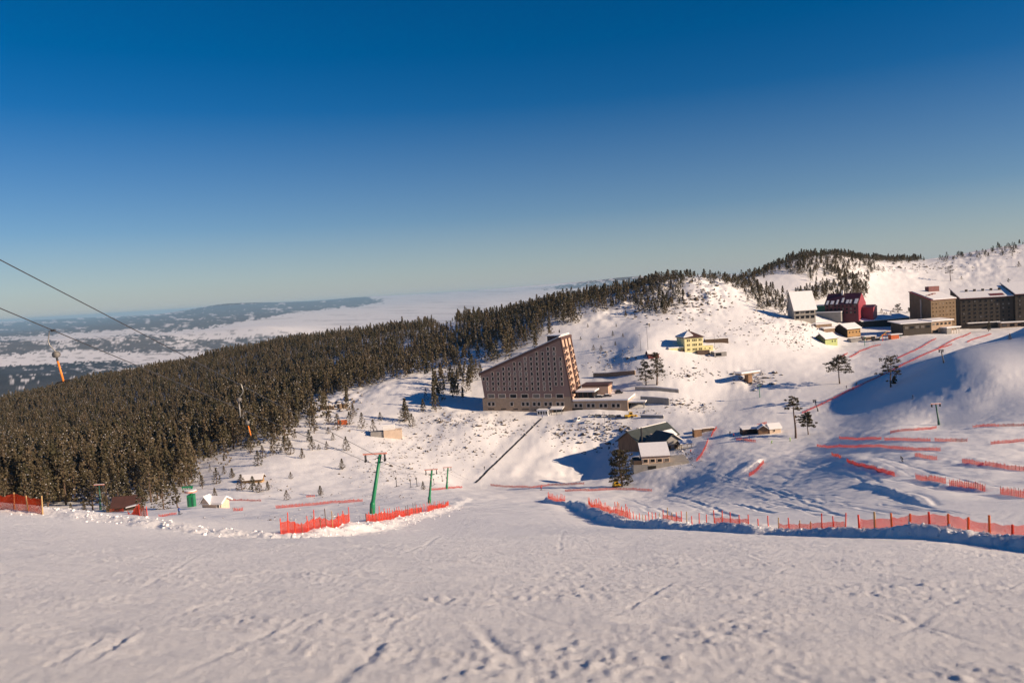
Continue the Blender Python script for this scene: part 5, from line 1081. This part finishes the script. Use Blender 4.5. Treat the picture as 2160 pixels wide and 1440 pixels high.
NETS = [([(1754, 959), (1775, 969)], 1.2, 1.0, 'short red net at the upper left of the long slope nets'), ([(1786, 976), (1815, 988), (1850, 996), (1888, 1004)], 1.3, 1.0, 'curving red net with a dark shadow in the middle of the ski slope'),
        ([(1932, 1012), (1965, 1019), (1996, 1026)], 1.3, .9, 'upper half of the spiky red net right of the slope middle'), ([(2003, 1028), (2040, 1034), (2078, 1039)], 1.3, .9, 'lower half of the spiky red net right of the slope middle'),
        ([(2110, 1042), (2140, 1046), (2175, 1050)], 1.3, .9, 'low red net cut by the right edge of the picture'), ([(1930, 964), (1955, 968), (1980, 970)], 1.3, 1.0, 'small separate red net above the slope middle'),
        ([(2030, 979), (2070, 984), (2110, 987), (2175, 992)], 1.3, 1.0, 'long red net reaching the right edge above the spiky nets'), ([(1723, 940), (1800, 943), (1900, 947), (1990, 950)], 1.2, 1.4, 'long thin red net stretching across the slope below the pines'),
        ([(1770, 923), (1820, 926), (1860, 927)], 1.2, 1.4, 'left piece of the upper slope net row'), ([(1866, 928), (1920, 930), (1968, 932)], 1.3, 1.4, 'middle piece of the upper slope net row'), ([(1972, 931), (2010, 932), (2046, 930)], 1.3, 1.4, 'right piece of the upper slope net row'),
        ([(1878, 913), (1930, 908), (1978, 902)], 1.2, 1.4, 'red net rising to the foot of the dark green pylon'), ([(2052, 902), (2110, 899), (2175, 897)], 1.2, 1.4, 'red net in the shade at the right edge below the hillside'), ([(2090, 937), (2130, 933), (2175, 929)], 1.2, 1.4, 'dim red net at the right edge between two slope rows'),
        ([(1580, 1004), (1596, 992), (1612, 977)], 1.6, 1.2, 'short slanting red net on the jump mound of the slope'),
        ([(1692, 872), (1760, 840), (1830, 806), (1880, 783), (1930, 758), (1985, 735), (2010, 726)], 1.3, 2.6, 'very long red net running up the slope past the lone pines'),
        ([(1893, 756), (1930, 740), (1975, 715)], 1.3, 2.6, 'long straight red net climbing towards the terrace building'), ([(1980, 735), (2015, 716), (2048, 703)], 1.3, 2.6, 'red net climbing to the terrace in front of the hotel wing'), ([(2040, 722), (2060, 714), (2092, 704)], 1.3, 2.6, 'uppermost red net on the lit strip by the hotel wing'),
        ([(1770, 757), (1788, 746)], 1.4, 2.4, 'short red net to the left of the curved net by the green hut'), ([(1792, 755), (1815, 741), (1840, 732), (1862, 726)], 1.4, 2.4, 'curved red net below the orange kiosk'),
        ([(1469, 972), (1480, 960), (1488, 945), (1494, 928)], 1.6, 1.6, 'red net along the rocky terrace of the huts'), ([(1500, 921), (1506, 910), (1513, 900)], 1.6, 1.6, 'short red net above the rocky terrace net'),
        ([(1553, 928), (1575, 930), (1594, 932)], 1.5, 1.2, 'dull red net in front of the dark ski shed'), ([(1570, 904), (1600, 898), (1622, 893)], 1.4, 1.4, 'faded red net behind the ski sheds'),
        ([(1035, 1023), (1080, 1026), (1120, 1028), (1160, 1024), (1200, 1022), (1235, 1020)], 1.1, 1.6, 'wavy dark red net across the foot of the conveyor ramp'), ([(1192, 1036), (1240, 1035), (1300, 1033), (1345, 1034), (1375, 1036)], 1.1, 1.4, 'long red net at the foot of the big dark pine'),
        ([(905, 1034), (940, 1031), (975, 1027)], 1.0, 1.4, 'faded red net between the two farthest green pylons'), ([(582, 1070), (640, 1066), (700, 1061), (773, 1056)], 1.1, 1.4, 'long pale red net left of the tallest green pylon'),
        ([(646, 1047), (672, 1045)], .9, 1.4, 'tiny red net near the young pine on the left slope'), ([(465, 1057), (500, 1056), (560, 1057)], .8, 2.0, 'thin red net line right of the cream lift hut'), ([(492, 1079), (515, 1076)], 1.0, 1.2, 'small crumpled red net right of the cream lift hut'),
        ([(270, 1084), (295, 1087), (316, 1089)], 1.2, .6, 'pinkish picket net in front of the timber cabin'), ([(232, 1078), (262, 1079)], 1.1, .6, 'orange picket fence at the timber cabin'), ([(335, 1089), (375, 1082)], .7, 1.5, 'low worn red net between the timber cabin and the drive station')]
for pl, h, stp, lb in NETS: h *= .72; fence(pl, h, stp, lb, None, (M_POSTR, M_POSTR, M_POSTD) if stp < 1.3 else (M_POSTR,), M_NETD, h * 1.12, .035, hvar=.16)

# ------------------------------------------------------------------ lone pines, each with its own limbs
def lone_pine(px, py, hpx_, label, plan, seed, bare=.35, name='pine_tree', snowf=.07, lean=0.0, q=.30, dense=26):
    """plan: list of (height fraction, side reach, clump radius, angle or None) for foliage plates"""
    rs = np.random.default_rng(seed); p = ghit(px, py); H = hpx_ * p.y / F_PX; t = thing(name, label, 'tree', (p.x, p.y, p.z - .2)); tr = MB()
    bend = [Vector((lean * H * f * f + .02 * H * math.sin(5 * f + seed), .015 * H * math.cos(4 * f + seed), H * f)) for f in (0, .12, .25, .4, .55, .7, .85, .97)]
    bend[0].z = -1; tr.tube([tuple(b) for b in bend], [.030 * H, .024 * H, .021 * H, .018 * H, .015 * H, .011 * H, .007 * H, .003 * H], 8)
    def onT(f):
        k = min(int(f * 7.2), 6); return bend[k].lerp(bend[k + 1], f * 7.2 - k) if f * 7.2 < 7 else bend[-1]
    cc, rr = [], []
    for f, reach, cr, ang in plan:
        b = onT(f); a = rs.uniform(0, 6.28) if ang is None else ang + rs.uniform(-.4, .4)
        e = Vector((b.x + math.cos(a) * reach * H, b.y + math.sin(a) * reach * H, H * f + reach * H * rs.uniform(-.05, .25)))
        if reach > .03: tr.tube([tuple(b), tuple(b.lerp(e, .5) + Vector((0, 0, .02 * H))), tuple(e)], [.008 * H, .005 * H, .002 * H], 5)
        cc.append(tuple(e)); rr.append(cr * H)
        for _ in range(2): d = rs.normal(size=3) * cr * H * .8; d[2] *= .3; cc.append((e.x + d[0], e.y + d[1], e.z + d[2])); rr.append(cr * H * rs.uniform(.5, .8))
    tr.build('trunk', M_BARK, t, True); C, N, Z_, M = clump_faces(np.array(cc), rr, dense, q, snowf, .5)
    link('crown', quads_mesh('lone_crown', C, N, Z_, M, [M_NEEDLE_LONE, M_TREESNOW]), t); return t
_pr = random.Random(21)
def plan_open(n, f0, f1, r0, r1, c0, c1): return [(f0 + (f1 - f0) * (k + _pr.random() * .7) / n, r0 + (r1 - r0) * (k / n) * _pr.uniform(.6, 1.15) if r1 < r0 else _pr.uniform(r0, r1), c0 + (c1 - c0) * k / n, k * 2.4) for k in range(n)]
lone_pine(1677, 923, 93, 'tall thin pine with a bare trunk and layered top beside the ski slope', plan_open(13, .66, .98, .13, .04, .07, .05) + [(.42, .13, .05, .3), (.38, .12, .05, -.2), (.50, .08, .045, .5)], 1)
lone_pine(1704, 916, 50, 'shorter bushy pine right behind the tall thin pine', plan_open(22, .38, .98, .20, .05, .12, .08), 2)
lone_pine(1771, 809, 60, 'wide round-crowned pine with a thick short trunk on the upper slope', plan_open(30, .42, .97, .38, .10, .12, .10) + [(.5, .42, .1, 0), (.62, .40, .1, 3.0), (.72, .3, .1, 2.6)], 3, dense=30)
lone_pine(1880, 816, 68, 'pine with open spreading branches beside the very long red net', plan_open(22, .38, .98, .27, .12, .085, .085) + [(.2, .1, .03, 2.8)], 4)
lone_pine(1886, 810, 20, 'tiny dense pine at the foot of the open-branched pine', plan_open(14, .1, .95, .16, .03, .14, .08), 5)
lone_pine(1386, 813, 72, 'taller of the two pines on the hotel terrace', plan_open(34, .26, .98, .21, .03, .085, .06), 6, dense=24)
lone_pine(1362, 812, 54, 'shorter of the two pines on the hotel terrace', plan_open(28, .22, .98, .26, .03, .10, .06), 7, dense=24)
lone_pine(1311, 1026, 82, 'big dense dark pine beside the garage building at the piste foot', plan_open(44, .12, .98, .24, .10, .10, .10), 8, dense=26)
lone_pine(2005, 593, 34, 'lonely pine with a bare trunk on the snowfield behind the hotel tower', plan_open(11, .48, .97, .16, .06, .09, .08), 9)
lone_pine(2127, 604, 18, 'small spindly pine above the hotel wing roof', plan_open(8, .3, .95, .16, .03, .08, .05), 10)
lone_pine(1894, 659, 20, 'round dark pine left of the hotel tower', plan_open(14, .2, .95, .25, .08, .15, .1), 11)
lone_pine(1918, 661, 13, 'small dark pine touching the left side of the hotel tower', plan_open(10, .2, .95, .2, .05, .15, .1), 12)
# young pines scattered over the open snow
YL = 'young pines scattered on the open snow slope on the left'
Z7 = [(270, 505, 110), (310, 440, 90), (410, 350, 60), (505, 390, 120), (555, 410, 100), (590, 270, 60), (745, 370, 100), (715, 300, 90), (870, 360, 60), (1040, 375, 100), (800, 365, 40), (925, 285, 50), (655, 445, 75), (1005, 535, 80), (555, 625, 50), (125, 715, 110), (225, 735, 110), (280, 740, 80), (355, 725, 70), (520, 805, 75), (815, 765, 75), (1715, 720, 65), (40, 610, 70), (965, 190, 110), (1180, 180, 110), (1280, 220, 100), (885, 225, 50), (760, 220, 140), (890, 150, 100), (720, 170, 120), (1070, 150, 90), (1100, 90, 100), (530, 330, 70), (200, 400, 90), (210, 330, 80), (1340, 110, 60), (1620, 160, 90), (1555, 120, 130)]
for k, (zx, zy, zh) in enumerate(Z7):
    p = hit(480 + zx * .2407, 860 + zy * .2407, 60); pine(p.x, p.y, max(2.0, 1.3 * zh * .2407 * p.y / F_PX), 'young pine standing on the open snow slope between the forest and the piste', YL, wide=_pr.uniform(1.2, 1.7), kind=_pr.choice([0, 2, 4, 5]))
for px, py, h, lb in ((457, 1020, 36, 'bushy young pine above the cream lift hut'), (427, 1029, 32, 'young pine just behind the green drive station'), (490, 1008, 18, 'low spreading pine above the half-buried hut'), (473, 1000, 20, 'small thin pine by the forest edge above the cream hut'), (454, 1053, 26, 'wide bush right behind the cream lift hut'),
                      (857, 887, 50, 'large round pine standing alone left of the slanted hotel'), (150, 1080, 22, 'low wide pine by the left end of the forest'), (178, 1082, 30, 'pine next to the dull green pylon in front of the forest'), (300, 1078, 60, 'tall pine in front of the forest right of the timber cabin'), (345, 1074, 66, 'tall snow-flecked pine between the timber cabin and the drive station'), (375, 1072, 56, 'pine touching the green drive station'), (225, 1080, 40, 'pine left of the timber cabin'), (920, 867, 44, 'pine in the shade at the left foot of the slanted hotel'), (893, 868, 30, 'smaller pine left of the hotel shade')):
    p = hit(px, py, 100); pine(p.x, p.y, h * p.y / F_PX, lb, None, wide=1.3)
SL = 'small pines dotted over the slope behind the hotel'
for px, py, h in ((1293, 709, 12), (1314, 711, 9), (1298, 728, 10), (1252, 738, 12), (1268, 740, 13), (1225, 716, 8), (1262, 712, 7), (1240, 690, 9), (1300, 690, 8), (1370, 690, 7), (1462, 676, 9), (1340, 672, 12), (1320, 668, 14), (1385, 662, 16)):
    p = hit(px, py, 200); pine(p.x, p.y, h * p.y / F_PX, 'small pine on the bright snow slope behind the slanted hotel', SL, wide=1.4)
RL = 'pines along the snowy skyline at the right'
for px, py, h in ((1983, 548, 11), (1994, 552, 12), (2020, 543, 11), (2030, 541, 10), (2046, 540, 9), (2060, 537, 9), (2073, 535, 10), (2091, 529, 8), (2112, 526, 8), (2122, 524, 6), (2140, 519, 9), (2158, 514, 9), (2149, 562, 12), (2135, 541, 7), (2028, 589, 8), (1853, 570, 12), (1864, 572, 10), (1806, 592, 14), (1790, 588, 16)):
    try: p = hit(px, py, 400)
    except ValueError: continue
    pine(p.x, p.y, h * p.y / F_PX, 'dark pine on the snowy ridge and hillside at the upper right', RL, wide=1.6, kind=5)
HL = 'pines planted along the bank below the maroon building'
for k in range(14):
    f = k / 13; p = hit(1800 + 92 * f + _pr.uniform(-3, 3), 671 - 12 * f + _pr.uniform(-3, 3), 300); pine(p.x, p.y, _pr.uniform(2.5, 5), 'small dark pine on the bank below the maroon building', HL, wide=1.7, kind=5)
p = hit(1818, 668, 300); pine(p.x - 2, p.y, 11, 'grey-green pine in front of the sunlit gable end', None, wide=1.5)
for px, py, h, lb in ((1075, 0, 0, ''), (2085, 700, 22, 'dark pine at the edge of the shaded hillside below the terrace'), (2130, 716, 14, 'shrubby pine in the shaded hillside at the right edge')):
    if h: p = hit(px, py, 200); pine(p.x, p.y, h * p.y / F_PX, lb, None, wide=1.5)

# ------------------------------------------------------------------ rocks and snow lumps
def rock_mesh():
    bm = bmesh.new(); bmesh.ops.create_icosphere(bm, subdivisions=1, radius=1.0); v = np.array([x.co[:] for x in bm.verts]); f = np.array([[x.index for x in q.verts] for q in bm.faces]); bm.free(); return v, f
RV, RF = rock_mesh()
def lumps(name, label, cat, X, Y, S, flat, mat, sink, capm=None):
    n = len(X); Z = base_h(X, Y) + feat_h(X, Y, True); V = RV[None] * (1 + RNG.normal(size=(n, len(RV), 1)) * .22) * S[:, None, None] * RNG.uniform(.7, 1.35, (n, 1, 3)); V[..., 2] *= flat
    a = RNG.random(n) * 6.28; c, s = np.cos(a)[:, None], np.sin(a)[:, None]; x = V[..., 0] * c - V[..., 1] * s; y = V[..., 0] * s + V[..., 1] * c
    V = np.stack([x + X[:, None], y + Y[:, None], V[..., 2] + (Z + S * flat * (1 - sink * 1.3))[:, None]], -1)
    Fi = RF[None] + (np.arange(n) * len(RV))[:, None, None]; me = bpy.data.meshes.new(name); vv = V.reshape(-1, 3); ff = Fi.reshape(-1, 3).astype(np.int32)
    me.vertices.add(len(vv)); me.vertices.foreach_set('co', vv.astype(np.float32).ravel()); me.loops.add(len(ff) * 3); me.loops.foreach_set('vertex_index', ff.ravel()); me.polygons.add(len(ff)); me.polygons.foreach_set('loop_start', np.arange(0, len(ff) * 3, 3, dtype=np.int32)); me.polygons.foreach_set('loop_total', np.full(len(ff), 3, np.int32)); me.materials.append(mat)
    if capm:                                   # snow lies on the upward faces
        me.materials.append(capm); a_, b_, c_ = vv[ff[:, 0]], vv[ff[:, 1]], vv[ff[:, 2]]; nn = np.cross(b_ - a_, c_ - a_); nz = nn[:, 2] / (np.linalg.norm(nn, axis=1) + 1e-9); me.polygons.foreach_set('material_index', (nz > .84).astype(np.int32))
    me.update(calc_edges=True); o = link(name, me); o['kind'] = 'stuff'; o['label'] = label; o['category'] = cat; return o
RB = [(900, 930, 110, 45, 170, .55), (820, 985, 90, 40, 120, .5), (960, 885, 60, 14, 90, .7), (1050, 900, 45, 22, 70, .7), (1280, 905, 60, 16, 120, .8), (1190, 915, 40, 20, 60, .7), (1000, 960, 45, 25, 40, .5), (700, 850, 60, 18, 80, 1.3), (1480, 630, 70, 30, 150, 1.3), (1420, 660, 60, 25, 60, 1.0), (1340, 640, 40, 25, 50, 1.1), (1560, 700, 80, 18, 50, .8), (1610, 672, 50, 12, 40, .9), (1310, 760, 60, 25, 60, .7),
      (1450, 790, 60, 14, 60, .7), (1690, 690, 50, 14, 60, .8), (1680, 720, 40, 14, 70, .7), (1960, 565, 90, 9, 90, 1.1), (1850, 570, 40, 8, 30, 1.0), (2110, 535, 45, 9, 50, 1.0), (1440, 965, 30, 16, 90, .5), (1480, 860, 30, 12, 40, .7), (1430, 850, 30, 8, 40, .7), (760, 1050, 120, 14, 40, .3), (620, 1090, 140, 9, 60, .18), (1590, 800, 40, 14, 50, 1.0), (1380, 870, 50, 6, 25, .6), (560, 1030, 60, 14, 30, .4), (1480, 740, 50, 20, 30, .6)]
RX, RY, RS = [], [], []
for cx_, cy_, sx, sy, n_r, sz in RB:
    for k in range(int(n_r * 1.7)):
        try: p = hit(RNG.normal(cx_, sx * .6), RNG.normal(cy_, sy * .6), 90, 1400)
        except ValueError: continue
        RX.append(p.x); RY.append(p.y); RS.append(sz * RNG.uniform(.3, .95) * (2.2 if RNG.random() < .06 else 1))
lumps('rocks', 'brown snow-capped rocks strewn over the open slopes', 'rocks', np.array(RX), np.array(RY), np.array(RS), .6, M_ROCK, .62, M_SNOW)
M_OUTCROP = simple('brown_outcrop_rock', (.15, .105, .07), .92, .4, .6, bump=.8, bscale=1.0)
oc = ghit(648, 872, 200); t = thing('rock_outcrop', 'brown cracked rock outcrop at the lower edge of the forest', 'rock', oc, .1)
for k in range(11):
    x = k * 1.9 + _pr.uniform(-.5, .5); w_ = _pr.uniform(1.6, 2.8); h_ = _pr.uniform(1.6, 4.4); y = 1.2 * math.sin(k * 1.3) + k * .35; j = lambda: _pr.uniform(-.35, .35)
    MB().prismz([(x + j(), y + j()), (x + w_ * .6 + j(), y - .6 + j()), (x + w_ + j(), y + .4 + j()), (x + w_ * .9 + j(), y + 3), (x + j(), y + 3.2)], -2, h_).build('rock', M_OUTCROP, t)
    MB().prismz([(x + .2, y + .3), (x + w_ * .8, y + .2), (x + w_ * .85, y + 3.0), (x + .1, y + 3.1)], h_ + .01, h_ + .5).build('snow_cap', M_SNOW, t)
# broken snow along the banks and over the piste
LX, LY, LS = [], [], []
for pl, lo, hi, n_l, sp in ((BANK_R[1:13], .02, .10, 900, .5), (BANK_L[:12], .02, .13, 1500, 1.0)):
    seg = [(math.hypot(b[0] - a[0], b[1] - a[1]), a, b) for a, b in zip(pl, pl[1:])]; tot = sum(s_[0] for s_ in seg)
    for L_, a, b in seg:
        for k in range(int(n_l * L_ / tot)):
            f = RNG.random(); LX.append(a[0] + (b[0] - a[0]) * f + RNG.normal() * sp); LY.append(a[1] + (b[1] - a[1]) * f + RNG.normal() * sp); LS.append(lo + (hi - lo) * RNG.random() ** 3)
lumps('snow_lumps', 'crumbled lumps of snow along the piste banks', 'snow', np.array(LX), np.array(LY), np.array(LS), .6, M_SNOW, .6)

# ------------------------------------------------------------------ vehicles and machines
def car(px, py, rz, body, label, L=4.4, w=1.8, van=False, snowy=True, pos=None):
    p = ghit(px, py, 100) if pos is None else Vector(pos); t = thing('parked_car', label, 'car', (p.x, p.y, p.z + .02), rz)
    h1, h2 = (.95, 2.1) if van else (.85, 1.45); prof = [(0, .35), (L, .35), (L, .75), (L * .97, h1), (L * .78, h1 + .05), (L * .66, h2), (L * .22, h2), (L * .06, h1 + .1), (0, h1)]
    MB().prism(prof, -w / 2, w / 2).build('body', body, t)
    for s_ in (-1, 1): MB().prism([(L * .14, h1 + .05), (L * .72, h1 + .05), (L * .63, h2 - .12), (L * .24, h2 - .12)], s_ * w / 2 - .02, s_ * w / 2 + .02).build('side_window', M_GLASS, t)
    for x in (L * .2, L * .8):
        for s_ in (-1, 1): MB().tube([(x, s_ * (w / 2 - .18), .32), (x, s_ * (w / 2 + .03), .32)], .32, 10).build('wheel', M_RUBBER, t)
    if snowy: MB().prism([(L * .2, h2 + .01), (L * .68, h2 + .01), (L * .64, h2 + .2), (L * .24, h2 + .2)], -w / 2 + .08, w / 2 - .08).build('snow_cover', M_SNOW, t)
    return t
M_CARD = simple('dark_car_paint', (.02, .024, .035), .3, .2, 1.0); M_CARW = simple('white_car_paint', (.72, .72, .72), .35, .05, 1.0); M_CARG = simple('grey_car_paint', (.16, .17, .18), .35, .1, 1.0); M_CARB = simple('blue_car_paint', (.03, .06, .16), .35, .1, 1.0)
car(1213, 890, .9, M_CARW, 'snow-covered white van parked alone in front of the hotel wing', 5.4, 2.1, True); car(1232, 893, .2, M_CARW, 'low white car half buried in snow beside the white van')
for k, (px, m_, lb) in enumerate(((1240, M_CARW, 'first snowy car in the row under the hotel wing'), (1254, M_CARG, 'second snowy car in the row under the hotel wing'), (1268, M_CARW, 'third snowy car in the row under the hotel wing'), (1282, M_CARG, 'fourth snowy car in the row under the hotel wing'))): car(px, 880, .1, m_, lb)
car(1297, 883, .0, M_CARB, 'dark blue jeep beside the yellow wheel loader', 4.6, 1.9, True, False)
for k, (dx, dy, lb) in enumerate(((12, 6, 'dark car on the snowy roof terrace near its front edge'), (16, 9, 'second dark car on the snowy roof terrace'), (20, 21, 'dark van at the back of the snowy roof terrace'))):
    q = Vector((P1.x, P1.y, HZ)) + HEX * (xm + dx) + HEY * dy + Vector((0, 0, wing_top + .76)); car(0, 0, HA + .3, M_CARD, lb, 4.6, 1.9, k == 2, k != 2, pos=q)
car(1751, 707, .7, M_CARD, 'snow-capped dark car above the green hut', pos=None); car(1738, 714, .6, M_CARW, 'snow-covered car parked left of the green hut')
p = ghit(1318, 881, 100); t = thing('wheel_loader', 'yellow wheel loader parked under the side canopy of the hotel', 'wheel loader', p, .15)
MB().box(0, 2.6, -.9, .9, .7, 1.7).build('engine_body', M_MACHY, t); MB().box(2.4, 4.0, -.75, .75, .9, 3.0).build('cab', M_MACHY, t); MB().box(2.6, 3.9, -.77, .77, 1.8, 2.8).build('cab_window', M_GLASS, t); MB().box(3.9, 6.0, -.7, -.45, 1.0, 1.3).build('lift_arm', M_MACHY, t); MB().box(3.9, 6.0, .45, .7, 1.0, 1.3).build('lift_arm', M_MACHY, t); MB().prism([(5.9, .2), (7.0, .1), (7.1, .3), (6.3, 1.4), (5.9, 1.3)], -1.2, 1.2).build('bucket', M_MACHY, t)
for x in (.7, 3.6):
    for s_ in (-1, 1): MB().tube([(x, s_ * .75, .65), (x, s_ * 1.25, .65)], .68, 14).build('wheel', M_RUBBER, t)
p = ghit(1293, 1027, 100); t = thing('snow_machine', 'yellow snow machine half hidden at the foot of the big dark pine', 'snow machine', p, .1); MB().prism([(0, .3), (3.2, .3), (3.4, .8), (2.4, 1.2), (1.9, 2.1), (.6, 2.1), (0, 1.1)], -.8, .8).build('body', M_MACHY, t); MB().prism([(.8, 1.3), (2.0, 1.3), (1.7, 1.95), (.9, 1.95)], -.82, .82).build('cab_window', M_GLASS, t)
for s_ in (-1, 1): MB().prism([(-.2, .25), (.1, 0), (3.1, 0), (3.5, .3), (3.1, .6), (.1, .6)], s_ * .75 - .25, s_ * .75 + .25).build('track', M_RUBBER, t)
p = ghit(1839, 720, 100); t = thing('crane_truck', 'dark truck with a raised yellow crane arm beside the orange kiosk', 'truck', p, .05); MB().box(0, 5.6, -1.1, 1.1, .8, 2.0).build('load_bed', M_CARD, t); MB().box(.0, 2.0, -1.05, 1.05, 2.02, 3.4).build('cab', M_CARD, t); MB().box(.3, 1.7, -1.08, 1.08, 2.5, 3.2).build('cab_window', M_GLASS, t); MB().tube([(5.2, 0, 1.6), (9.8, 0, 5.2), (12.0, 0, 6.4)], [.35, .28, .22], 6).build('crane_arm', M_MACHY, t); MB().tube([(12.0, 0, 6.4), (13.4, 0, 5.8)], [.22, .18], 6).build('crane_jib', M_ORANGE, t)
for x in (1.0, 3.6, 4.8):
    for s_ in (-1, 1): MB().tube([(x, s_ * .75, .5), (x, s_ * 1.12, .5)], .5, 12).build('wheel', M_RUBBER, t)
p = ghit(1862, 719, 100); t = thing('lift_wheel_frame', 'red and blue lift return frame right of the crane truck', 'lift station', p, 0); MB().box(-.15, .15, -.15, .15, -1, 4.2).build('post', M_POSTR, t); MB().box(2.2, 2.5, -.15, .15, -1, 4.2).build('post', M_CARB, t); MB().box(-.6, 3.0, -.2, .2, 4.22, 4.7).build('beam', M_ORANGE, t)
# lamp posts
for px, py, pt, lb in ((1367, 738, 690, 'thin lamp post on the snow slope left of the yellow house'), (1276, 893, 868, 'thin pole in front of the hotel wing'), (1508, 735, 705, 'dark utility pole right of the yellow house'), (1352, 740, 706, 'faint pole left of the thin lamp post')):
    p = ghit(px, py, 100); h = (py - pt) * p.y / F_PX; t = thing('lamp_post', lb, 'lamp post', p); MB().tube([(0, 0, -.6), (-.02 * h, 0, h)], [.11, .07], 6).build('pole', M_STEEL, t); MB().box(-1.1 - .02 * h, .0, -.1, .1, h, h + .15).build('lamp_arm', M_STEEL, t)

# ------------------------------------------------------------------ people
def cloth(name, jacket, trousers):
    m, n, l, o = nmat(name); tc = nd(n, 'ShaderNodeTexCoord'); sx = nd(n, 'ShaderNodeSeparateXYZ'); l.new(tc.outputs['Object'], sx.inputs[0]); mr = nd(n, 'ShaderNodeMapRange', i_1=0.0, i_2=1.8); l.new(sx.outputs[2], mr.inputs[0])
    r = ramp(n, [(0, (.02, .02, .025)), (.06, trousers), (.46, jacket), (.845, (.45, .27, .2)), (.93, (.03, .025, .02))], 'CONSTANT'); l.new(mr.outputs[0], r.inputs[0]); p = nd(n, 'ShaderNodeBsdfPrincipled', i_Roughness=.8); l.new(r.outputs[0], p.inputs['Base Color']); l.new(p.outputs[0], o.inputs[0]); return m
def person(px, py, rz, mat, label, pose='stand', skis=True):
    p = ghit(px, py, 60); t = thing('person', label, 'person', p, rz); c = .25 if pose == 'crouch' else 0.0
    J = {'pel': (0, 0, .95 - c), 'che': (0, .05 + c * .9, 1.3 - c * 1.25), 'nck': (0, .07 + c * 1.4, 1.5 - c * 1.35), 'hed': (0, .09 + c * 1.7, 1.66 - c * 1.35), 'hd2': (0, .10 + c * 1.8, 1.76 - c * 1.35)}
    for s_, k in ((-1, 'l'), (1, 'r')):
        J.update({k + 'hip': (s_ * .11, 0, .9 - c), k + 'kne': (s_ * .13, .08 + c * 1.1, .5 - c * .2), k + 'ank': (s_ * .13, 0, .1), k + 'toe': (s_ * .14, .18, .05), k + 'sho': (s_ * .19, .06 + c * 1.3, 1.42 - c * 1.3), k + 'elb': (s_ * .30, .06 + c * 1.3 + .08, 1.16 - c), k + 'wri': (s_ * .28, .3 + c, 1.05 - c * .8), k + 'han': (s_ * .27, .38 + c, 1.06 - c * .8)})
    E_ = [('pel', 'che'), ('che', 'nck'), ('nck', 'hed'), ('hed', 'hd2')]
    for k in 'lr': E_ += [('pel', k + 'hip'), (k + 'hip', k + 'kne'), (k + 'kne', k + 'ank'), (k + 'ank', k + 'toe'), ('nck', k + 'sho'), (k + 'sho', k + 'elb'), (k + 'elb', k + 'wri'), (k + 'wri', k + 'han')]
    names = list(J); me = bpy.data.meshes.new('body'); me.from_pydata([J[k] for k in names], [(names.index(a), names.index(b)) for a, b in E_], []); me.materials.append(mat); o = link('body', me, t)
    sk = o.modifiers.new('skin', 'SKIN'); R = {'pel': .16, 'che': .17, 'nck': .07, 'hed': .11, 'hd2': .085}; d = me.skin_vertices[0].data
    for i, k in enumerate(names):
        r = R.get(k) or {'hip': .11, 'kne': .075, 'ank': .06, 'toe': .05, 'sho': .09, 'elb': .06, 'wri': .045, 'han': .05}[k[1:]]; d[i].radius = (r, r)
    d[0].use_root = True; o.modifiers.new('sub', 'SUBSURF').levels = 1; o.modifiers['sub'].render_levels = 1
    if skis:
        for s_ in (-1, 1): MB().prismx([(-.7, 0), (.75, 0), (.95, .1), (.93, .12), (.73, .025), (-.7, .025)], s_ * .14 - .045, s_ * .14 + .045).build('ski', M_CARD, t); MB().tube([(s_ * .27, .38 + c, 1.06 - c * .8), (s_ * .34, .1, .0)], .012, 5).build('ski_pole', M_STEEL, t)
    return t
K_DARK = cloth('dark_ski_clothes', (.02, .022, .03), (.015, .015, .018)); K_GREEN = cloth('lime_jacket_clothes', (.32, .62, .05), (.2, .32, .06)); K_BLUE = cloth('blue_ski_clothes', (.03, .08, .3), (.02, .025, .05)); K_RED = cloth('red_ski_clothes', (.5, .04, .03), (.03, .03, .04))
person(1905, 976, 1.2, K_DARK, 'crouching skier in dark clothes on the slope beside the small red net', 'crouch'); person(1667, 930, .3, K_GREEN, 'person in a lime green jacket standing by the tall thin pine'); person(1627, 935, -1.0, K_GREEN, 'skier in lime green moving left of the tall thin pine', 'crouch')
person(1786, 819, .5, K_DARK, 'dark-clad skier above the very long red net, leftmost of three'); person(1800, 822, 1.5, K_RED, 'skier in a red jacket touching the very long red net'); person(1807, 812, .2, K_DARK, 'dark-clad skier above the very long red net, rightmost of three'); person(1022, 994, -.6, K_DARK, 'dark-clad person riding the foot of the conveyor lift', skis=False)
person(1144, 881, 0.2, K_BLUE, 'person in blue at the top of the conveyor lift by the white booth', skis=False); person(1142, 1034, .4, K_RED, 'skier in red below the wavy dark red net'); person(1926, 841, .6, K_DARK, 'dark-clad skier on the lit strip right of the open-branched pine')
for k, (px, py, m_, lb) in enumerate(((1540, 917, K_DARK, 'dark-clad person left of the ski hire shed'), (1548, 921, K_RED, 'person in red left of the ski hire shed'), (1581, 926, K_BLUE, 'person in blue behind the dull red net'), (1447, 962, K_DARK, 'dark-clad person on the rocky terrace of the huts'), (1457, 955, K_RED, 'person in red on the rocky terrace of the huts'), (1432, 968, K_BLUE, 'person in blue on the rocky terrace of the huts'), (378, 1085, K_BLUE, 'skier in blue below the green drive station'))): person(px, py, k, m_, lb, skis=k in (0, 6))
make_haze()
